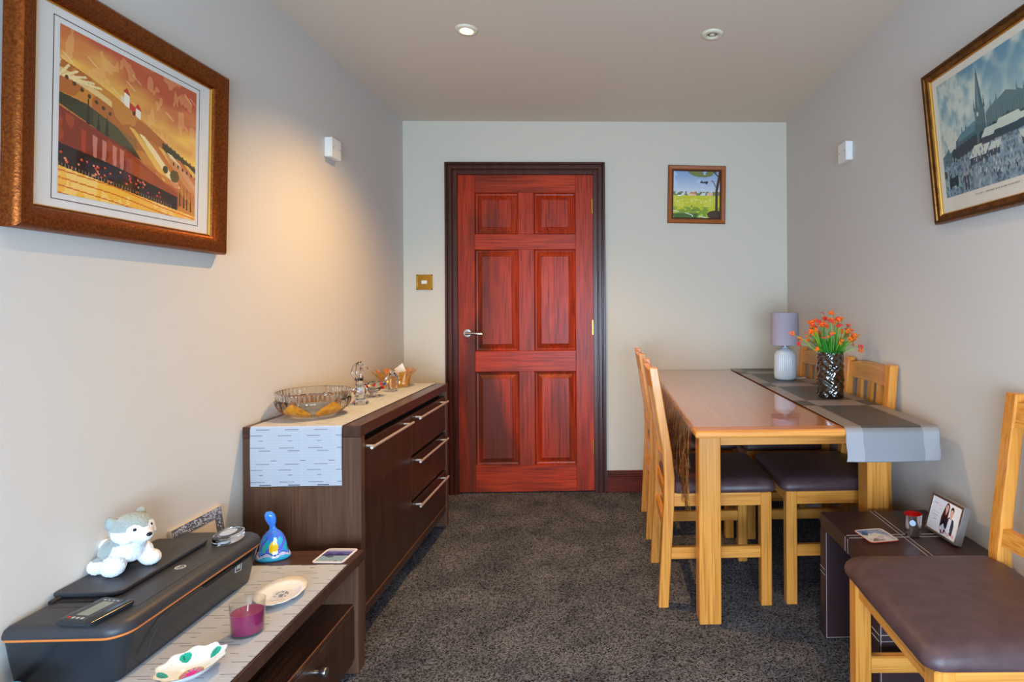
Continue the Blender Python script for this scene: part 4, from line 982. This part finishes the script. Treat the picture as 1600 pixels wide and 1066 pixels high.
# digital gadget on the lid
gd = thing('digital_scale', 'flat black pocket device with grey display lying on the printer lid', 'scale', (-1.088, 1.232, ZC+.1360), math.radians(-10)); gd.scale = (.9, .9, .9)
obj('body', at([(.043, .052, .006, 0), (.045, .054, .008, .003), (.045, .054, .008, .010), (.041, .050, .006, .013)]), 'printer_body', gd, smooth='auto')
obj('face', box(-.034, .026, -.046, .046, .0128, .0135), 'printer_top', gd)
obj('display', box(-.020, .012, -.028, .032, .0134, .0139, bev=.0002), 'screen_grey', gd)
for i in range(4): obj('button', box(-.028+.012*i, -.022+.012*i, -.042, -.036, .0134, .0142), 'label_grey' if i else 'glass_red', gd)
for i in range(4): obj('mark', box(-.026+.012*i, -.020+.012*i, .037, .040, .0134, .0138), 'label_grey', gd)
# glass paperweight
gp = thing('glass_paperweight', 'oval clear glass paperweight on the far end of the printer lid', 'paperweight', (-1.066, 1.618, ZC+.135))
obj('block', lathe([(.034, 0), (.036, .002), (.036, .018), (.033, .021)], 48, capt=True, ex=.95, ey=1.3), 'solid_crystal', gp, smooth='auto')
obj('picture_inset', lathe([(.026, .0212), (.026, .0216)], 40, capt=True, ex=.7, ey=1.0), 'white_label', gp)

# ---------------------------------------------------------------- plush husky
def plush():
    t = thing('plush_husky', 'small grey and white plush husky toy sitting on the printer', 'soft toy', (-1.188, 1.425, ZC+.1472))
    bm = B()
    for c, r in (((-.028, 0, .044), (.040, .040, .038)), ((-.005, 0, .052), (.036, .036, .036)), ((.018, 0, .058), (.032, .034, .036)),
                 ((-.030, -.036, .022), (.026, .024, .022)), ((-.030, .036, .022), (.026, .024, .022)), ((-.036, -.044, .020), (.022, .020, .020)),
                 ((.014, -.030, .036), (.020, .020, .030)), ((.018, -.044, .027), (.029, .026, .027)), ((.030, .028, .036), (.020, .018, .030)), ((.042, .034, .020), (.026, .022, .020)),
                 
                 ((.028, 0, .080), (.028, .03, .03)), ((.026, -.002, .113), (.046, .048, .040)), ((.040, -.028, .098), (.022, .018, .018)), ((.040, .026, .098), (.022, .018, .018)),
                 ((.060, -.004, .100), (.026, .024, .020)), ((.072, -.005, .098), (.018, .018, .015)),
                 ((-.066, .0, .058), (.018, .016, .016)), ((-.056, 0, .050), (.018, .018, .018))): add_ball(bm, c, r, 3)
    o = obj('body', bm, 'vc_fur', t)
    md = o.modifiers.new('r', 'REMESH'); md.mode = 'VOXEL'; md.voxel_size = .0026
    sm = o.modifiers.new('s', 'SMOOTH'); sm.iterations = 4; sm.factor = .5
    dg = bpy.context.evaluated_depsgraph_get(); me = bpy.data.meshes.new_from_object(o.evaluated_get(dg)); o.modifiers.clear(); old = o.data; o.data = me; bpy.data.meshes.remove(old)
    n = len(me.vertices); co = np.zeros(n*3, np.float32); me.vertices.foreach_get('co', co); co = co.reshape(-1, 3); no = np.zeros(n*3, np.float32); me.vertices.foreach_get('normal', no); no = no.reshape(-1, 3)
    r = np.random.RandomState(9); co2 = co+no*(r.rand(n, 1)-.3)*.0026; me.vertices.foreach_set('co', co2.ravel()); me.update()
    x, y, z = co.T; col = np.ones((n, 4), np.float32); G = np.array(s2l((156, 166, 162))); Wt = np.array(s2l((236, 238, 242)))
    head = z > .085
    hy = y+.002
    gh = head & ((z > .117+.10*np.clip(x-.045, 0, 1)) | (x < .016)) & ~((np.hypot((hy+.022)/.014, (z-.118)/.013) < 1) & (x > .03)) & ~((np.hypot((hy-.022)/.014, (z-.118)/.013) < 1) & (x > .03))
    gh &= ~((z < .098) & (x > -.005))
    gb = (~head) & (z > .036) & (x < .022) & (x > -.06) & ~((np.abs(y) > .03) & (x > .0)) 
    g = gh | gb; tone = (1+.10*(r.rand(n)-.5))[:, None]; col[:, :3] = np.where(g[:, None], G, Wt)*tone
    ca = me.color_attributes.new('Col', 'FLOAT_COLOR', 'POINT'); ca.data.foreach_set('color', col.ravel()); me.polygons.foreach_set('use_smooth', [True]*len(me.polygons))
    if not me.materials: me.materials.append(MATS['vc_fur'])
    mat('fur_grey', (158, 168, 164), .95, spec=.1, bump=1, bscale=260); mat('fur_inner', (206, 214, 212), .95, spec=.1)
    for (p, rt) in (((.004, -.036, .135), -.5), ((.012, .028, .140), .4)):
        eb = B(); add_ball(eb, (0, 0, 0), (.015, .018, .021), 2)
        for v in eb.verts: v.co.x += .35*v.co.y*0; v.co.y *= 1-.5*max(0, v.co.z/.019)
        e = obj('ear', eb, 'fur_grey', t, smooth=True); e.location = p; e.rotation_euler = (-rt*.9, .1, rt)
        ib = B(); add_ball(ib, (.009, 0, -.001), (.005, .009, .012), 2); obj('ear_lining', ib, 'fur_inner', e, smooth=True)
    for s in (-1, 1): obj('eye', add_ball(B(), (.064, s*.021-.003, .119), (.0048, .0042, .005), 2), 'dog_black', t, smooth=True)
    obj('nose', add_ball(B(), (.090, -.006, .103), (.0055, .0075, .0055), 2), 'dog_black', t, smooth=True)
    t.rotation_euler = (0, 0, math.radians(-14)); t.scale = (.9, .9, .9)
plush()

# ---------------------------------------------------------------- mosaic frame leaning on the wall
mf = thing('mosaic_frame', 'frame with silver mosaic border leaning on the wall behind the printer', 'picture frame', (XL+.0265, 1.752, ZC))
FW, FH = .21, .150
def lean(o): o.rotation_euler = (math.radians(-8), 0, PI/2); return o
lean(obj('backing', box(-FW/2, FW/2, 0, .008, 0, FH), 'cream_card', mf))
lean(obj('rim', frame_bm(FW+.004, .001, [(0, 0)]) if False else add_box(add_box(box(-FW/2-.002, FW/2+.002, -.004, .009, FH, FH+.002), -FW/2-.002, -FW/2, -.004, .009, 0, FH), FW/2, FW/2+.002, -.004, .009, 0, FH), 'cream_card', mf))
lean(obj('border', add_box(add_box(box(-FW/2, FW/2, -.002, 0, FH-.03, FH), -FW/2, -FW/2+.03, -.002, 0, 0, FH-.03), FW/2-.03, FW/2, -.002, 0, 0, FH-.03), 'mosaic_dark', mf))
bm = B(); r_ = random.Random(3)
for i in range(260):
    u = r_.uniform(-FW/2+.003, FW/2-.003); v_ = r_.uniform(FH-.028, FH-.002)
    if i % 4 == 0: u = (1 if i % 8 else -1)*r_.uniform(FW/2-.028, FW/2-.003); v_ = r_.uniform(.0, FH-.03)
    s_ = r_.uniform(.0015, .0035); t_ = bmesh.new(); bmesh.ops.create_cube(t_, size=1)
    merge(bm, t_, Matrix.Translation((u, -.0032, v_)) @ Matrix.Rotation(r_.uniform(0, 3), 4, 'Y') @ Matrix.Rotation(r_.uniform(-.3, .3), 4, 'X') @ Matrix.Diagonal((s_, .0015, s_*1.6, 1)))
o = lean(obj('mosaic_chips', bm, 'mosaic_light', mf)); o['kind'] = 'stuff'

# ---------------------------------------------------------------- blue figurine
def figurine():
    t = thing('painted_figurine', 'blue and turquoise painted ceramic figurine beside the printer', 'figurine', (-1.052, 1.806, CH+.001), .25)
    n = 64; prof = [(.046, 0), (.050, .004), (.049, .012), (.043, .022), (.040, .03), (.038, .045), (.034, .06), (.028, .074), (.020, .084), (.012, .090), (.0085, .097), (.0085, .104), (.013, .114), (.0155, .126), (.0145, .138), (.009, .147), (.002, .149)]
    P_ = []
    for (r0, z0), (r1, z1) in zip(prof[:-1], prof[1:]):
        for i in range(3): P_.append((r0+(r1-r0)*i/3, z0+(z1-z0)*i/3))
    P_.append(prof[-1]); h = len(P_)-1
    zs = np.array([p[1] for p in P_]); rs = np.array([p[0] for p in P_])
    def pos(U, V):
        r = np.interp(V*h, np.arange(h+1), rs); z = np.interp(V*h, np.arange(h+1), zs); a = U*2*PI
        lean_ = -.012*np.clip((z-.09)/.06, 0, 1); return r*np.cos(a)*1.0+lean_, r*np.sin(a)*.6, z
    c = Cv(96, h, (60, 130, 220)); A = c.X*2*PI; Z = np.interp(c.Y*h, np.arange(h+1), zs)
    wave = .018+.004*np.sin(A*6); c.put((Z < wave)*1., (60, 170, 200)); c.put((np.abs(Z-wave) < .005)*1., (190, 186, 214)); c.put((np.abs(Z-wave-.004) < .0012)*1., (40, 60, 140)); c.put((Z < .004)*1., (40, 150, 190))
    m = (Z > .024) & (Z < .09); c.put(m*(np.sin(A*5+Z*90) > .2), (40, 170, 190)); c.put(m*(np.sin(A*7-Z*140) > .6), (96, 90, 200)); c.put(m*(Z > .07), (70, 110, 226), .6)
    for a0 in (4.9, 1.2): d = np.hypot((A-a0)/.33, (Z-.042)/.020); c.put((d < 1)*1., (246, 196, 24)); c.put(((np.abs(A-a0) < .02) | (np.abs(Z-.045) < .0012))*(d < 1), (190, 130, 10))
    c.put((np.abs(A-4.15) < .18)*(Z > .026)*(Z < .05), (70, 176, 170)); c.put((Z > .088)*1., (56, 128, 232)); c.put((Z > .088)*(np.sin(A*2) > .6), (90, 150, 240), .5)
    grid('body', 96, h, pos, c.a, 'vc_gloss', t)
figurine()
coaster('white-rimmed coaster with a blue lake picture on the low cabinet corner', (-.862, 1.812, CH+.001), math.radians(-3), 1, .05, (230, 210, 205))
# shell shaped white dish
sd = thing('shell_dish', 'white porcelain shell-shaped dish behind the purple candle', 'dish', (-.890, 1.562, ZC), math.radians(12)); sd.scale = (1.12, 1.05, 1)
n_ = 96
scal = lambda a, z: 1+.03*abs(math.cos(6*a))
def dish_img(c): return c
prof = [(.030, .0), (.034, .002), (.050, .008), (.066, .016), (.0665, .018), (.050, .0105), (.030, .004), (.001, .0035)]
obj('dish', lathe(prof, n_, rad=scal, ex=.80, ey=1.12), mat('porcelain', (238, 236, 232), .12, coat=.5), sd, smooth=True)
c = Cv(40, 40, (214, 212, 208)); nn = c.noise(9, 9, 77); c.put((nn > .5)*1., (132, 130, 128), .8); c.put((nn > .62)*1., (84, 82, 82), .7); c.put((np.hypot(c.X-.5, c.Y-.5) > .40)*1., (226, 224, 220))
grid('centre_print', 40, 40, lambda U, V: ((U-.5)*.040, (V-.5)*.052, np.full_like(U, .0045)), c.a, 'vc_gloss', sd)
# oval candle
cn = thing('scented_candle', 'dark purple candle in an oval clear glass on the cabinet runner', 'candle', (-.873, 1.392, ZC), .3)
E_ = dict(ex=1., ey=.86)
obj('glass', lathe([(.034, 0), (.036, .002), (.0385, .078), (.0372, .079), (.0348, .006), (.001, .005)], 48, **E_), 'clear_smooth', cn, smooth='auto')
obj('wax', lathe([(.0335, .006), (.0358, .052), (.034, .0535), (.004, .0525)], 48, capt=True, **E_), 'wax', cn, smooth='auto')
obj('wick', tube([(0, 0, .052), (.001, 0, .066)], .0013, 6), 'wick', cn)
# leaf bowl
lb = thing('leaf_bowl', 'white scalloped ceramic bowl with green leaves and pink flower painted', 'bowl', (-.894, 1.236, ZC), math.radians(-20)); lb.scale = (.9, .9, .85)
def leafbowl():
    h = 24; rs = np.interp(np.arange(h+1)/h, [0, .3, .45, 1], [.0005, .024, .032, .066]); zs = np.interp(np.arange(h+1)/h, [0, .3, .45, .8, 1], [.004, .004, .008, .024, .034])
    def pos(U, V, off=0):
        a = U*2*PI; f = V*h; r = np.interp(f, np.arange(h+1), rs); z = np.interp(f, np.arange(h+1), zs); s = 1+.045*np.cos(10*a)*V**3
        return r*s*np.cos(a)*.92, r*s*np.sin(a)*1.12, z+.0015*np.cos(10*a)*V**4+off
    c = Cv(200, 60, (240, 244, 244)); A = c.X*10
    for k in range(10):
        if k % 2 == 0: c.ell((k+.5)/10, .78, .034, .18, (24, 164, 140)); c.ell((k+.6)/10, .80, .006, .10, (10, 110, 100))
        else: c.ell((k+.5)/10, .82, .018, .07, (206, 190, 200), .5); c.ell((k+.5)/10, .82, .012, .05, (240, 244, 244))
    c.put((c.Y < .26)*1., (226, 120, 190)); c.put((c.Y < .26)*(np.sin(c.X*40) > .3), (214, 150, 120)); c.put((c.Y < .26)*(np.sin(c.X*66+2) > .7), (60, 120, 180)); c.put((np.abs(c.Y-.27) < .02)*1., (190, 160, 90)); c.put((c.Y < .12)*1., (236, 60, 190)); c.put((c.Y > .97)*1., (190, 180, 170), .6)
    grid('inside', 200, 60, pos, c.a, 'vc_gloss', lb)
    obj('outside', lathe([(.024, 0), (.026, .002), (.034, .006), (.055, .022), (.0655, .0325)], 100, rad=lambda a, z: 1+(.045*math.cos(10*a)*(z/.034)**3), ex=.92, ey=1.12, zf=lambda a, r: .0015*math.cos(10*a)*(r/.066)**6), 'porcelain', lb, smooth=True)
leafbowl()
# turquoise bowl, only its rim in view
tq = thing('turquoise_bowl', 'bright turquoise bowl whose rim shows at the bottom left corner', 'bowl', (-1.145, 1.062, ZC))
obj('outside', lathe([(.03, 0), (.033, .004), (.045, .02), (.058, .045), (.062, .066), (.060, .068)], 48), 'turquoise_dark', tq, smooth=True)
obj('inside', lathe([(.060, .068), (.056, .060), (.05, .035), (.03, .012), (.001, .009)], 48, capb=False), 'turquoise', tq, smooth=True)
